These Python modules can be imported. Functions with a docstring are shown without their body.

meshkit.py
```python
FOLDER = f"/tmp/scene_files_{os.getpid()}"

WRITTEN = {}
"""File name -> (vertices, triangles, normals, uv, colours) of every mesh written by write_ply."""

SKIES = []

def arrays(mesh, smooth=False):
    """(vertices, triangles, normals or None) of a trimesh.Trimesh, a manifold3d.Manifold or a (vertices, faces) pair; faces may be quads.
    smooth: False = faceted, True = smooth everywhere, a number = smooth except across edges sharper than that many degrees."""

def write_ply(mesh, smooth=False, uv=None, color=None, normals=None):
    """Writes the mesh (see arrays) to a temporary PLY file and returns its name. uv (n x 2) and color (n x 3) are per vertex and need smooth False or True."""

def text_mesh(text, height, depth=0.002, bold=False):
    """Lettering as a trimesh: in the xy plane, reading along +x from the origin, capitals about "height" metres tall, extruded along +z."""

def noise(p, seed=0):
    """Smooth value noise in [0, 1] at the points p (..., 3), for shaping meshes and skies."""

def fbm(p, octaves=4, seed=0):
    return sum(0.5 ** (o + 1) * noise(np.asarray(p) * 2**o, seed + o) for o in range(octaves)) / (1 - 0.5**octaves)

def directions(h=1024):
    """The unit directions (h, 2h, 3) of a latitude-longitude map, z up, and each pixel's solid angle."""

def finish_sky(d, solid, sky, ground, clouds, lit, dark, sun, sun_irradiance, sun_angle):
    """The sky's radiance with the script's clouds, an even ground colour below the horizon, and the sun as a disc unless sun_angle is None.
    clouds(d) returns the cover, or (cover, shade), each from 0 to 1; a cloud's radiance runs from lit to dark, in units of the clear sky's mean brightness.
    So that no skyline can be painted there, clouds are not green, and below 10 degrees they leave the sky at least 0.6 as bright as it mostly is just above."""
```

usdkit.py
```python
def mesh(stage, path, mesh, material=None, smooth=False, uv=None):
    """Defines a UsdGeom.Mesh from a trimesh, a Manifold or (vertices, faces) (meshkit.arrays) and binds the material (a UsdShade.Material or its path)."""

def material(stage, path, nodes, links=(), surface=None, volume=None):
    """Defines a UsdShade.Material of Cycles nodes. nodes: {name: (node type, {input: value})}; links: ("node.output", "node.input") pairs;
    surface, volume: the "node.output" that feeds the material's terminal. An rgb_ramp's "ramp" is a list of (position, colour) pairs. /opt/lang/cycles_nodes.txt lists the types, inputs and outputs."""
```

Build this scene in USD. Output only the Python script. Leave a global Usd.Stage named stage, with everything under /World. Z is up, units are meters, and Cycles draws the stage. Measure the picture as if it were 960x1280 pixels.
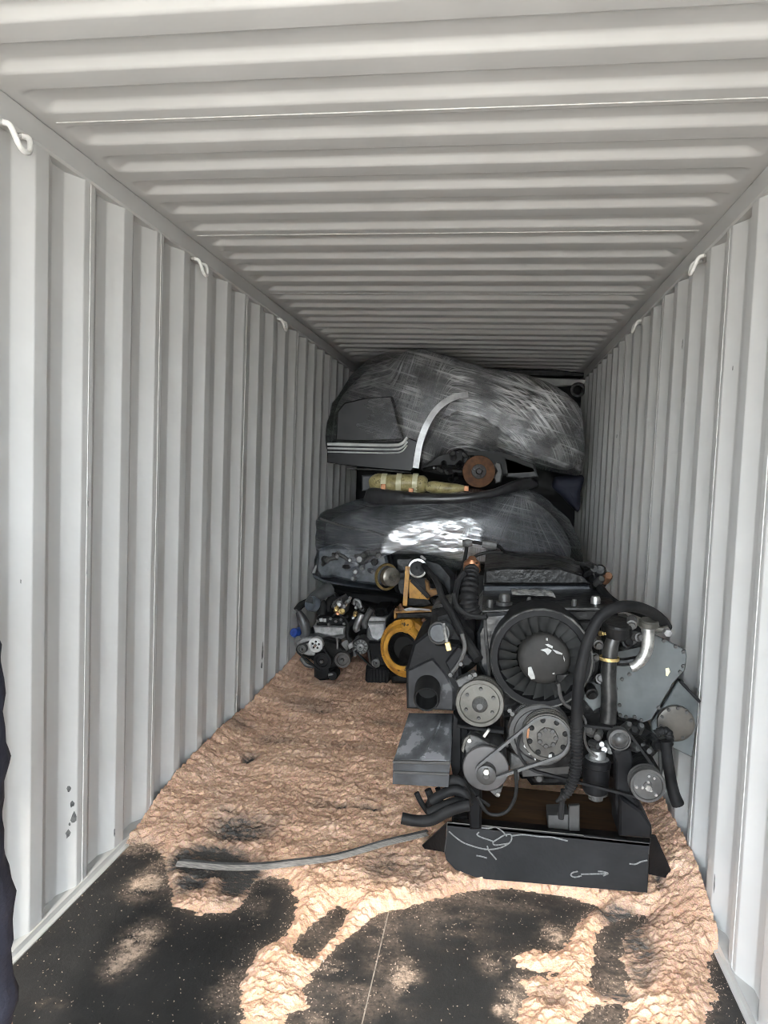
import math, random
import numpy as np, trimesh, usdkit, meshkit
import shapely, shapely.geometry as sg
from shapely.ops import unary_union
from pxr import Usd, UsdGeom, UsdLux, UsdShade, Gf, Sdf, Vt

stage = Usd.Stage.CreateInMemory()
UsdGeom.SetStageUpAxis(stage, 'Z'); UsdGeom.SetStageMetersPerUnit(stage, 1.0)
UsdGeom.Xform.Define(stage, '/World'); UsdGeom.Scope.Define(stage, '/World/Looks')
M = lambda name, nodes, links=(), surface='p.BSDF', volume=None: usdkit.material(stage, '/World/Looks/' + name, nodes, links, surface, volume)

# ------------------------------------------------------------------ camera, sky, sun, exposure
FPX, YAW, PITCH, ROLL = 900.26, -0.1484, -0.0612, 0.0385
EYE = np.array([0.3095, 0.0, 1.6528])
_cy, _sy, _cp, _sp, _cr, _sr = math.cos(YAW), math.sin(YAW), math.cos(PITCH), math.sin(PITCH), math.cos(ROLL), math.sin(ROLL)
FW = np.array([_sy*_cp, _cy*_cp, _sp]); _rt = np.array([_cy, -_sy, 0]); _up = np.cross(_rt, FW)
RT, UP = _rt*_cr + _up*_sr, -_rt*_sr + _up*_cr
cam = UsdGeom.Camera.Define(stage, '/World/Camera')
cam.CreateHorizontalApertureAttr(36.0); cam.CreateVerticalApertureAttr(48.0)
cam.CreateFocalLengthAttr(FPX/960*36.0); cam.CreateClippingRangeAttr(Gf.Vec2f(0.05, 500))
cam.CreateExposureAttr(4.35)
cam.AddTransformOp().Set(Gf.Matrix4d(*RT, 0, *UP, 0, *(-FW), 0, *EYE, 1))

SUN_EL, SUN_AZ = 37.5, 4.0          # degrees; the sun stands behind the camera, azimuth measured from +y towards -x
dome = UsdLux.DomeLight.Define(stage, '/World/Sky'); dome.CreateIntensityAttr(1.0)
sky = M('sky', {'s': ('sky_texture', {'sky_type': 'hosek_wilkie', 'turbidity': 5.0, 'ground_albedo': 0.4,
                                      'sun_direction': (math.sin(math.radians(SUN_AZ))*math.cos(math.radians(SUN_EL)), -math.cos(math.radians(SUN_AZ))*math.cos(math.radians(SUN_EL)), math.sin(math.radians(SUN_EL)))}),
                'tc': ('texture_coordinate', {}),
                'w': ('mix', {'mix_type': 'mix', 'fac': 0.55, 'color2': (0.73, 0.81, 0.90)}),
                'b': ('background_shader', {'strength': 1.7})},
        [('s.color', 'w.color1'), ('w.color', 'b.color')], surface='b.background')
UsdShade.MaterialBindingAPI.Apply(dome.GetPrim()).Bind(sky)
sun = UsdLux.DistantLight.Define(stage, '/World/Sun')
sun.CreateIntensityAttr(0.045); sun.CreateNormalizeAttr(True); sun.CreateAngleAttr(3.0); sun.CreateColorAttr(Gf.Vec3f(1.0, 0.93, 0.83))
sun.AddRotateXYZOp().Set(Gf.Vec3f(90 - SUN_EL, 0, SUN_AZ))

# ------------------------------------------------------------------ helpers
_used = {}
def path_for(parent, name):
    k = (parent, name); n = _used.get(k, -1) + 1; _used[k] = n
    return f'{parent}/{name}' + (f'_{n:03d}' if n else '')
def tag(prim, label=None, cat=None, group=None, kind=None):
    for k, v in (('label', label), ('category', cat), ('group', group), ('kind', kind)):
        if v: prim.SetCustomDataByKey(k, v)
    return prim
class T:
    """a thing, or a part, at its own origin"""
    def __init__(s, path, org): s.path, s.org = path, np.array(org, float)
    @property
    def prim(s): return stage.GetPrimAtPath(s.path)
def thing(name, label=None, cat=None, loc=(0, 0, 0), group=None, kind=None):
    p = path_for('/World', name); x = UsdGeom.Xform.Define(stage, p); x.AddTranslateOp().Set(Gf.Vec3d(*map(float, loc)))
    tag(x.GetPrim(), label, cat, group, kind); return T(p, loc)
def part(parent, name, mesh, mat, label=None, smooth=35, kind=None, cat=None, group=None, var=None):
    """a mesh in world coordinates under parent (a T) or, with parent None, at top level"""
    base, org = (parent.path, parent.org) if parent else ('/World', np.zeros(3))
    p = path_for(base, name)
    if hasattr(mesh, 'to_mesh'):
        mm = mesh.to_mesh(); mesh = (mm.vert_properties[:, :3], mm.tri_verts)
    v, f = (mesh.vertices, mesh.faces) if hasattr(mesh, 'vertices') else mesh
    m = usdkit.mesh(stage, p, (np.asarray(v, float) - org, np.asarray(f)), mat, smooth=smooth)
    if var:
        for n, a in var.items():
            UsdGeom.PrimvarsAPI(m).CreatePrimvar(n, Sdf.ValueTypeNames.FloatArray, 'vertex').Set(Vt.FloatArray.FromNumpy(np.asarray(a, np.float32)))
    tag(m.GetPrim(), label, cat, group, kind); return T(p, org)
def px(x, y, Y):
    """the world point at depth y = Y on the line of sight of a point of the photograph"""
    d = FW + RT*(x-480)/FPX - UP*(y-640)/FPX
    return EYE + d*(Y/d[1])
def pz(x, y, z=0.0):
    d = FW + RT*(x-480)/FPX - UP*(y-640)/FPX
    return EYE + d*((z-EYE[2])/d[2])
def mscale(Y): return (Y*0.987)/FPX            # metres per pixel of the photograph at depth Y, roughly
cat = trimesh.util.concatenate
def TM(v, f): return trimesh.Trimesh(np.asarray(v, float), np.asarray(f, int), process=False)
def quads(q):
    q = np.asarray(q, int); return np.vstack([q[:, [0, 1, 2]], q[:, [0, 2, 3]]])
def grid(nu, nv, flip=False):
    i, j = np.meshgrid(np.arange(nu-1), np.arange(nv-1), indexing='ij'); a = (i*nv + j).ravel()
    q = np.stack([a, a+nv, a+nv+1, a+1], 1)
    return quads(q[:, ::-1] if flip else q)
def box(c, s, b=0.004, R=None):
    """a box with chamfered edges: centre, sizes"""
    h = np.array(s, float)/2; b = min(b, h.min()*0.6); v = []
    for sx in (-1, 1):
        for sy in (-1, 1):
            for sz in (-1, 1):
                g = np.array([sx, sy, sz])
                for k in range(3):
                    o = h - b; o[k] = h[k]; v.append(g*o)
    m = trimesh.convex.convex_hull(np.array(v))
    if R is not None: m.apply_transform(np.vstack([np.hstack([R, np.zeros((3, 1))]), [0, 0, 0, 1]]))
    m.apply_translation(c); return m
def frame_of(a):
    a = np.asarray(a, float); a = a/np.linalg.norm(a)
    t = np.array([0, 0, 1.0]) if abs(a[2]) < .9 else np.array([1.0, 0, 0])
    u = np.cross(t, a); u /= np.linalg.norm(u); return a, u, np.cross(a, u)
def lathe(prof, c, axis=(0, -1, 0), n=40, close=True):
    """prof: (radius, height along the axis) pairs"""
    a, u, w = frame_of(axis); t = np.linspace(0, 2*np.pi, n, endpoint=False)
    ring = np.cos(t)[:, None]*u + np.sin(t)[:, None]*w
    v = np.array([np.asarray(c) + r*ring + h*a for r, h in prof]).reshape(-1, 3); f = []
    k = len(prof)
    for i in range(k-1 + (close == 'loop')):
        A, B = i*n, ((i+1) % k)*n; j = np.arange(n); j2 = (j+1) % n
        f.append(quads(np.stack([A+j, A+j2, B+j2, B+j], 1)))
    m = TM(v, np.vstack(f)); m.merge_vertices(); m.update_faces(m.nondegenerate_faces()); return m
def spline(p, n=8):
    p = np.asarray(p, float)
    if len(p) < 3: return p
    q = np.vstack([2*p[0]-p[1], p, 2*p[-1]-p[-2]]); o = []
    for i in range(1, len(q)-2):
        for t in np.linspace(0, 1, n, endpoint=False):
            a, b, c, d = q[i-1:i+3]
            o.append(.5*((2*b) + (-a+c)*t + (2*a-5*b+4*c-d)*t*t + (-a+3*b-3*c+d)*t**3))
    o.append(p[-1]); return np.array(o)
def tube(p, r, n=10, smooth=8, ribs=0):
    p = spline(p, smooth) if smooth else np.asarray(p, float); m = len(p)
    r = np.interp(np.linspace(0, 1, m), np.linspace(0, 1, len(r)), r) if np.ndim(r) else np.full(m, float(r))
    if ribs:                                      # a corrugated hose
        L = np.r_[0, np.cumsum(np.linalg.norm(np.diff(p, axis=0), axis=1))]; k = int(L[-1]/ribs)*4 + 4
        s = np.linspace(0, L[-1], k); p = np.stack([np.interp(s, L, p[:, i]) for i in range(3)], 1)
        r = np.interp(s, L, r)*np.where(np.arange(k) % 4 < 2, 1.0, .84); m = k
    t = np.gradient(p, axis=0); t /= np.linalg.norm(t, axis=1)[:, None]
    _, u, _ = frame_of(t[0]); v = []
    th = np.linspace(0, 2*np.pi, n, endpoint=False)
    for i in range(m):
        u = u - t[i]*(u @ t[i]); u /= np.linalg.norm(u); w = np.cross(t[i], u)
        v.append(p[i] + r[i]*(np.cos(th)[:, None]*u + np.sin(th)[:, None]*w))
    v = np.array(v).reshape(-1, 3); f = []
    for i in range(m-1):
        j = np.arange(n); j2 = (j+1) % n; f.append(quads(np.stack([i*n+j, i*n+j2, (i+1)*n+j2, (i+1)*n+j], 1)))
    v = np.vstack([v, p[0], p[-1]]); j = np.arange(n); j2 = (j+1) % n
    f.append(np.stack([np.full(n, m*n), j2, j], 1)); f.append(np.stack([np.full(n, m*n+1), (m-1)*n+j, (m-1)*n+j2], 1))
    return TM(v, np.vstack(f))
def flat_strip(p, w, h, up=(0, 0, 1), smooth=8, closed=False):
    """a flat band (belt, strap) of width w across "up"... and thickness h along up"""
    p = spline(p, smooth) if smooth else np.asarray(p, float)
    if closed: p = np.vstack([p, p[:1]])
    t = np.gradient(p, axis=0)
    if closed: t[0] = t[-1] = p[1] - p[-2]
    t /= np.linalg.norm(t, axis=1)[:, None]; up = np.asarray(up, float)
    s = np.cross(t, up); s /= np.linalg.norm(s, axis=1)[:, None]
    n = np.cross(s, t)
    v = np.stack([p + s*w/2 - n*h/2, p + s*w/2 + n*h/2, p - s*w/2 + n*h/2, p - s*w/2 - n*h/2], 1).reshape(-1, 3); f = []
    for i in range(len(p)-1):
        for k in range(4):
            f.append([i*4+k, i*4+(k+1) % 4, (i+1)*4+(k+1) % 4, (i+1)*4+k])
    f = quads(f)
    if not closed: f = np.vstack([f, [[0, 2, 1], [0, 3, 2]], np.array([[0, 1, 2], [0, 2, 3]]) + (len(p)-1)*4])
    m = TM(v, f); m.fix_normals(); return m
def tri2d(poly):
    v, f = trimesh.creation.triangulate_polygon(sg.Polygon(poly), engine='earcut'); return np.asarray(v), np.asarray(f)
def slab(front, depth, b=0.004):
    """front: 3-D outline (planar, roughly facing the door); extruded by the vector depth, front edge chamfered"""
    front = np.asarray(front, float); n = len(front); d = np.asarray(depth, float); dn = d/np.linalg.norm(d)
    x, u, w = frame_of(dn); c2 = np.stack([front @ u, front @ w], 1)
    if sg.Polygon(c2).exterior.is_ccw is False: front = front[::-1]; c2 = c2[::-1]
    e = np.roll(c2, -1, 0) - c2; e /= np.maximum(np.linalg.norm(e, axis=1), 1e-9)[:, None]
    nr = np.stack([-e[:, 1], e[:, 0]], 1); av = nr + np.roll(nr, 1, 0)
    av /= np.maximum((av*nr).sum(1), .35)[:, None]
    in2 = c2 + av*b
    fr = front + (in2 - c2)[:, :1]*u + (in2 - c2)[:, 1:]*w
    v = np.vstack([fr, front + dn*b, front + d]); f = []
    j = np.arange(n); j2 = (j+1) % n
    for A, B in ((0, n), (n, 2*n)): f.append(quads(np.stack([A+j, A+j2, B+j2, B+j], 1)))
    try: tv, tf = trimesh.creation.triangulate_polygon(sg.Polygon(c2), engine='earcut')
    except Exception: return trimesh.convex.convex_hull(v)
    idx = np.array([np.argmin(((c2 - p)**2).sum(1)) for p in tv]); tf = idx[tf]
    f += [tf, tf[:, ::-1] + 2*n]
    m = TM(v, np.vstack(f)); m.fix_normals(); return m
def pslab(pts, Y, depth, b=0.004):
    """an outline traced at depth Y, extruded away from the door by depth metres"""
    return slab([px(x, y, Y) for x, y in pts], (0, depth, 0), b)
def bar(a, b, w, h=None, ch=0.002):
    a, b = np.asarray(a, float), np.asarray(b, float); x, u, v = frame_of(b-a)
    return box((a+b)/2, (np.linalg.norm(b-a), w, h or w), ch, np.stack([x, u, v], 1))
def bolt(c, r=.008, h=.006, axis=(0, -1, 0)):
    return lathe([(0, h), (r*.85, h), (r, h*.75), (r, -.004), (0, -.004)], c, axis, 6)

# ------------------------------------------------------------------ materials
def noisy(name, c1, c2, scale=8, rough=(.4, .6), metal=0.0, bump=0.0, bscale=None, detail=5, lo=.35, hi=.65, coat=0, spec=.5, stretch=None, c3=None, t3=.68):
    n = {'tc': ('texture_coordinate', {}), 'mp': ('mapping', {'scale': stretch or (1, 1, 1)}),
         'n': ('noise_texture', {'scale': scale, 'detail': detail, 'roughness': .6}),
         'r': ('rgb_ramp', {'ramp': [(lo, c1), (hi, c2)] + ([(t3, c2), (t3+.03, c3)] if c3 else [])}),
         'm': ('map_range', {'from_min': .3, 'from_max': .7, 'to_min': rough[0], 'to_max': rough[1]}),
         'p': ('principled_bsdf', {'metallic': metal, 'coat_weight': coat, 'specular_ior_level': spec})}
    l = [('tc.object', 'mp.vector'), ('mp.vector', 'n.vector'), ('n.fac', 'r.fac'), ('r.color', 'p.base_color'), ('n.fac', 'm.value'), ('m.result', 'p.roughness')]
    if bump:
        n['bn'] = ('noise_texture', {'scale': bscale or scale*6, 'detail': 4}); n['b'] = ('bump', {'strength': 1.0, 'distance': bump})
        l += [('mp.vector', 'bn.vector'), ('bn.fac', 'b.height'), ('b.normal', 'p.normal')]
    return M(name, n, l)
PAINT = noisy('container_paint', (.44, .435, .42), (.49, .485, .47), 3, (.42, .55), bump=.0006, bscale=25, lo=.3, hi=.7)
TOPRAIL = noisy('top_rail_paint', (.43, .425, .41), (.48, .475, .46), 3, (.45, .6), bump=.0004, bscale=30)
RAIL = noisy('rail_paint', (.40, .39, .37), (.46, .45, .43), 3, (.45, .6), bump=.0004, bscale=30)
SEAM = noisy('weld_seam', (.42, .41, .40), (.62, .61, .59), 30, (.4, .6))
# ------------------------------------------------------------------ the container
W, RB, RL = 2.35, 2.6325, 2.7175              # clear width between the proud flats, underside of the top rails, roof
DOOR, END = -0.6, 11.6
PW, L0, R0 = .2784, 2.2266, 2.7885            # pitch of the walls' corrugation and where the left and right proud flats end
def wall_profile(y0, phase, y1):
    """(y, depth) of the corrugation between y0 and y1"""
    out = []; k0 = int((y0-phase)/PW) - 2
    for k in range(k0, int((y1-phase)/PW) + 3):
        e = phase + k*PW
        out += [(e-.070, 0), (e, 0), (e+.068, .036), (e+.138, .036)]
    out = sorted(out); Y = np.array([o[0] for o in out]); D = np.array([o[1] for o in out])
    ys = [y0] + [y for y in Y if y0 < y < y1] + [y1]
    return np.array(ys), np.interp(ys, Y, D)
def soften(ys, d, r=.006):
    o = []
    for i in range(len(ys)):
        if i in (0, len(ys)-1): o.append((ys[i], d[i])); continue
        a, c, b = (np.array([ys[k], d[k]]) for k in (i-1, i, i+1))
        ta, tb = (a-c)/np.linalg.norm(a-c), (b-c)/np.linalg.norm(b-c); q = min(r, .4*np.linalg.norm(a-c), .4*np.linalg.norm(b-c))
        for s in (0, .5, 1): o.append(tuple((1-s)**2*(c+ta*q) + 2*s*(1-s)*c + s*s*(c+tb*q)))
    return np.array(o)
def wall_side(side, phase, name, label, seams):
    t = thing(name, label, None, (side*W/2, DOOR, 0), kind='structure')
    cuts = [DOOR] + [s for s in seams if DOOR < s < END] + [END]
    for a, b in zip(cuts[:-1], cuts[1:]):
        yd = soften(*wall_profile(a, phase, b)); zs = np.array([.005, RB + .03]); v = []
        for y, d in yd:
            for z in zs: v.append((side*(W/2 + d), y, z))
        n0 = len(v); f = grid(len(yd), 2, flip=(side < 0))
        vb = np.array(v) + [side*.002, 0, 0]
        m = TM(np.vstack([v, vb]), np.vstack([f, f[:, ::-1] + n0]))
        sh = part(t, 'wall_sheet', m, PAINT, smooth=25)
        if b < END: part(sh, 'weld_seam', tube([(side*(W/2-.0005), b-.002, .02), (side*(W/2-.0005), b-.002, RB)], .0016, 6, 0), SEAM)
    return t
WL = wall_side(-1, L0, 'wall_left', 'corrugated off-white steel wall on the left of the container', [L0+PW*k-.03 for k in (-9, -5, 1, 3, 7, 11, 15, 19, 23, 27, 31)])
WR = wall_side(1, R0, 'wall_right', 'corrugated off-white steel wall on the right of the container', [R0+PW*k-.04 for k in (-10, -6, -1, 1, 5, 9, 13, 17, 21, 25, 29)])
SCUFFM = noisy('wall_scuff', (.05, .05, .05), (.16, .16, .155), 60, (.6, .8))
def scuff(t, side, phase, x, y, w, h):
    """a small dark rub mark on the corrugation, where the photograph shows it"""
    d = FW + RT*(x-480)/FPX - UP*(y-640)/FPX; best = None
    for k in range(-4, 34):
        e = phase + k*PW
        for (ya, da), (yb, db) in (((e+.138, .036), (e+PW-.070, 0)), ((e-.070, 0), (e, 0))):
            A, B = np.array([side*(W/2+da), ya]), np.array([side*(W/2+db), yb]); n = np.array([B[1]-A[1], -(B[0]-A[0])])
            s = (n @ (A - EYE[:2]))/(n @ d[:2]); q = EYE + d*s
            if ya <= q[1] <= yb and s > 0 and (best is None or s < best[0]): best = (s, q, np.array([*(B-A)/np.linalg.norm(B-A), 0]), np.array([*n, 0])/np.linalg.norm(n))
    if best is None: return
    s, q, u, n = best; n = n if n @ (EYE-q) > 0 else -n; k = s/FPX; rg = random.Random(int(x*7+y))
    m = 9; pts = [q + u*(w*k*rg.uniform(.5, 1)*math.cos(6.283*i/m)) + np.array([0, 0, h*k*rg.uniform(.5, 1)*math.sin(6.283*i/m)]) + n*.0006 for i in range(m)]
    mm = slab(pts, -n*.001, .0001); part(t, 'scuff_mark', mm, SCUFFM, smooth=False)
for a in ((86, 986, 4, 5), (90, 1005, 4, 6), (92, 1022, 5, 9), (85, 1042, 4, 7), (87, 1030, 2, 3), (328, 815, 2, 14), (327, 832, 2, 6), (300, 880, 1.5, 5), (320, 790, 1.2, 10), (143, 1040, 1.5, 7), (108, 715, 1.5, 6), (110, 630, 1.2, 5), (26, 727, 1, 4)): scuff(WL, -1, L0, *a)
for a in ((893, 1105, 1.5, 14), (917, 1070, 1.2, 12), (850, 1000, 2, 3), (842, 1010, 2, 3), (853, 430, .8, 7), (916, 460, 1, 5), (806, 830, 1, 6), (855, 500, 1, 4), (771, 545, 1.2, 3)): scuff(WR, 1, R0, *a)
part(None, 'wall_back', box((0, END-.01, 1.36), (2.7, .06, 2.9), .002), PAINT, 'plain steel end wall far behind the cargo', kind='structure')

PR, RPH = .223, 3.236                           # roof corrugation: pitch, a bright slope's middle
ceiling = thing('ceiling', 'corrugated off-white steel roof of the container', None, (0, DOOR, RL), kind='structure')
xs = np.r_[-1.20, -1.165, np.linspace(-1.135, -1.04, 9), np.linspace(-.9, .9, 5), np.linspace(1.04, 1.135, 9), 1.165, 1.20]
rcuts = [DOOR] + [RPH + .011 + PR*k + .06 for k in range(-20, 36, 5) if RPH + PR*k + .08 > DOOR+.1] + [END]
for a, b in zip(rcuts[:-1], rcuts[1:]):
    pts = []
    for k in range(-20, 45):
        c = RPH + PR*k                            # trough before c, slope around c, low flat after c
        pts += [(c-.0115, .026), (c+.0115, 0), (c+.1015, 0), (c+.1245, .026)]
    yy_, hh = np.array(pts).T; ys = np.r_[a, yy_[(yy_ > a) & (yy_ < b)], b]
    yd = soften(ys, np.interp(ys, yy_, hh), .009)
    X, Yg = np.meshgrid(xs, yd[:, 0], indexing='ij'); Hh = np.broadcast_to(yd[:, 1], X.shape)
    mk = np.clip((1.135 - np.abs(X))/.07, 0, 1); mk = mk*mk*(3-2*mk)
    v = np.stack([X, Yg, RL + Hh*mk], -1).reshape(-1, 3); f = grid(len(xs), len(yd), True)
    m = TM(np.vstack([v, v + [0, 0, .0025]]), np.vstack([f, f[:, ::-1] + len(v)]))
    sh = part(ceiling, 'roof_sheet', m, PAINT, smooth=25)
    if b < END: part(sh, 'weld_seam', tube([(-1.13, b, RL-.0005), (1.13, b, RL-.0005)], .0022, 6, 0), SEAM)
for side, nm in ((-1, 'left'), (1, 'right')):
    part(None, 'trim_1' if side < 0 else 'trim_2', box((side*(W/2+.02+.006), (DOOR+END)/2, (RB+RL)/2+.002), (.064, END-DOOR, RL-RB), .008), TOPRAIL, f'plain painted top rail where the {nm} wall meets the roof', kind='structure')
    prof = [(W/2+.04, 0), (W/2-.022, 0), (W/2-.022, .005), (W/2-.008, .010), (W/2-.006, .03), (W/2+.04, .034)]
    v = [(side*x, y, z) for y in (DOOR, END) for x, z in prof]; n = len(prof)
    f = quads([[i, (i+1) % n, n+(i+1) % n, n+i] for i in range(n)]); mm = TM(v, f); mm.fix_normals()
    part(None, 'baseboard_left' if side < 0 else 'baseboard_right', mm, RAIL, f'steel bottom rail strip along the {nm} wall', kind='structure')
part(None, 'trim_3', cat([box((s*1.21, DOOR-.06, 1.32), (.10, .12, 2.9), .01) for s in (-1, 1)] + [box((0, DOOR-.06, 2.72), (2.5, .12, .12), .01), box((0, DOOR-.06, -.075), (2.5, .12, .14), .01)]), RAIL, 'steel door frame of the container opening behind the viewer', kind='structure')

# the yard outside: a pale loading bay level with the container's floor
part(None, 'ground', box((0, -30.4, -.16), (80, 60.4, .06), .004), noisy('yard_concrete', (.50, .43, .35), (.58, .50, .41), 1.5, (.8, .9)), 'pale concrete loading yard outside the container', kind='structure')
# ------------------------------------------------------------------ floor, dust, shavings
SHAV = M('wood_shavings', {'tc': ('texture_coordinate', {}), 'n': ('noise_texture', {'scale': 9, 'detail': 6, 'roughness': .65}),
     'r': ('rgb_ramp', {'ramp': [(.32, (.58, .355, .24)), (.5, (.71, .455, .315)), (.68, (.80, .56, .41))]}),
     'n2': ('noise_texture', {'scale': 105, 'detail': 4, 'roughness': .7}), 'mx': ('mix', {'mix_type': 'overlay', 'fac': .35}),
     'a': ('attribute', {'attribute': 'dirt_shade'}), 'mp': ('mapping', {'scale': (18, 60, 1), 'rotation': (0, 0, .5)}), 'ns': ('noise_texture', {'scale': 1.0, 'detail': 5, 'roughness': .7}),
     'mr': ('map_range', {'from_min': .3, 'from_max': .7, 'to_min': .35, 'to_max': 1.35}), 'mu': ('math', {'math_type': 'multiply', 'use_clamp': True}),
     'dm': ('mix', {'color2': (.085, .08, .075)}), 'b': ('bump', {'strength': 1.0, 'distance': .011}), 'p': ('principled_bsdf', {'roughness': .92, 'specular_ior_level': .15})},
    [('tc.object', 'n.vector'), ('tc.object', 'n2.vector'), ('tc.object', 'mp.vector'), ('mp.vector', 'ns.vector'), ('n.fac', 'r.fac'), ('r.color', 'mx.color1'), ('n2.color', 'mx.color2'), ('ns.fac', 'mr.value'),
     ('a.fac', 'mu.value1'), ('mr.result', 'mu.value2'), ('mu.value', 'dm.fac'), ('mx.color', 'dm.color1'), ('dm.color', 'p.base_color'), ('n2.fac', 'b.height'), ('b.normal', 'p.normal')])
FLOOR = M('dusty_floor', {'tc': ('texture_coordinate', {}), 'n': ('noise_texture', {'scale': 2.5, 'detail': 6, 'roughness': .65}),
     'r': ('rgb_ramp', {'ramp': [(.3, (.013, .0125, .0125)), (.55, (.024, .023, .022)), (.75, (.042, .039, .037))]}),
     'v': ('noise_texture', {'scale': 800, 'detail': 2, 'roughness': .5}), 'vr': ('rgb_ramp', {'ramp': [(.64, (0, 0, 0)), (.72, (1, 1, 1))]}),
     'a': ('attribute', {'attribute': 'dust'}), 'ns': ('noise_texture', {'scale': 55, 'detail': 5, 'roughness': .75}),
     'mr': ('map_range', {'from_min': .32, 'from_max': .62, 'to_min': 0.0, 'to_max': 1.6}), 'mu': ('math', {'math_type': 'multiply', 'use_clamp': True}),
     'sp': ('mix', {'color2': (.33, .27, .22)}), 'sf': ('math', {'math_type': 'multiply', 'value2': .3}), 'dm': ('mix', {'color2': (.52, .385, .29)}),
     'b': ('bump', {'strength': 1.0, 'distance': .002}), 'p': ('principled_bsdf', {'roughness': .72, 'specular_ior_level': .3})},
    [('tc.object', 'n.vector'), ('tc.object', 'v.vector'), ('tc.object', 'ns.vector'), ('n.fac', 'r.fac'), ('v.fac', 'vr.fac'), ('vr.color', 'sf.value1'), ('r.color', 'sp.color1'), ('sf.value', 'sp.fac'),
     ('a.fac', 'mu.value1'), ('ns.fac', 'mr.value'), ('mr.result', 'mu.value2'), ('mu.value', 'dm.fac'), ('sp.color', 'dm.color1'), ('dm.color', 'p.base_color'), ('ns.fac', 'b.height'), ('b.normal', 'p.normal')])

def floor_poly(pts): return sg.Polygon([pz(x, y)[:2] for x, y in pts]).buffer(0)
# outlines of bare, trodden patches between the shavings; A_ also shaped after shade of people
A_ = floor_poly([(-120, 1330), (-60, 1240), (0, 1205), (95, 1108), (150, 1060), (182, 1054), (206, 1066), (213, 1100), (219, 1130), (250, 1142), (285, 1140), (303, 1130), (310, 1112), (322, 1099), (345, 1094), (363, 1101), (373, 1125), (370, 1150), (358, 1170), (345, 1181), (325, 1187), (318, 1200), (308, 1225), (303, 1245), (312, 1300), (200, 1340)])
B_ = floor_poly([(392, 1300), (378, 1236), (390, 1215), (420, 1180), (452, 1158), (474, 1141), (492, 1138), (530, 1128), (575, 1115), (620, 1110), (690, 1116), (735, 1128), (754, 1132), (738, 1144), (722, 1158), (714, 1172), (708, 1190), (690, 1191), (662, 1191), (645, 1198), (650, 1208), (672, 1214), (700, 1216), (703, 1224), (668, 1222), (655, 1228), (661, 1240), (650, 1265), (638, 1310), (500, 1330)])
C_ = floor_poly([(743, 1164), (765, 1152), (800, 1143), (815, 1143), (806, 1158), (786, 1172), (778, 1198), (788, 1222), (786, 1242), (752, 1246), (733, 1232), (738, 1200)])
C2 = floor_poly([(738, 1258), (785, 1250), (780, 1310), (715, 1310), (722, 1275)])
D_ = floor_poly([(360, 1183), (394, 1150), (420, 1132), (440, 1134), (434, 1154), (406, 1188), (390, 1202), (368, 1194)])
E_ = floor_poly([(358, 1268), (378, 1258), (396, 1264), (412, 1300), (352, 1310)])
F_ = floor_poly([(885, 1204), (890, 1190), (905, 1196), (985, 1330), (860, 1330), (880, 1275), (893, 1246), (884, 1222)])
BARE = unary_union([A_, B_, C_, C2, D_, E_, F_])
def sdf(poly, x, y):
    """signed distance, positive outside"""
    p = shapely.points(x, y); d = shapely.distance(poly.boundary, p); return np.where(shapely.contains(poly, p), -d, d)
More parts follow.
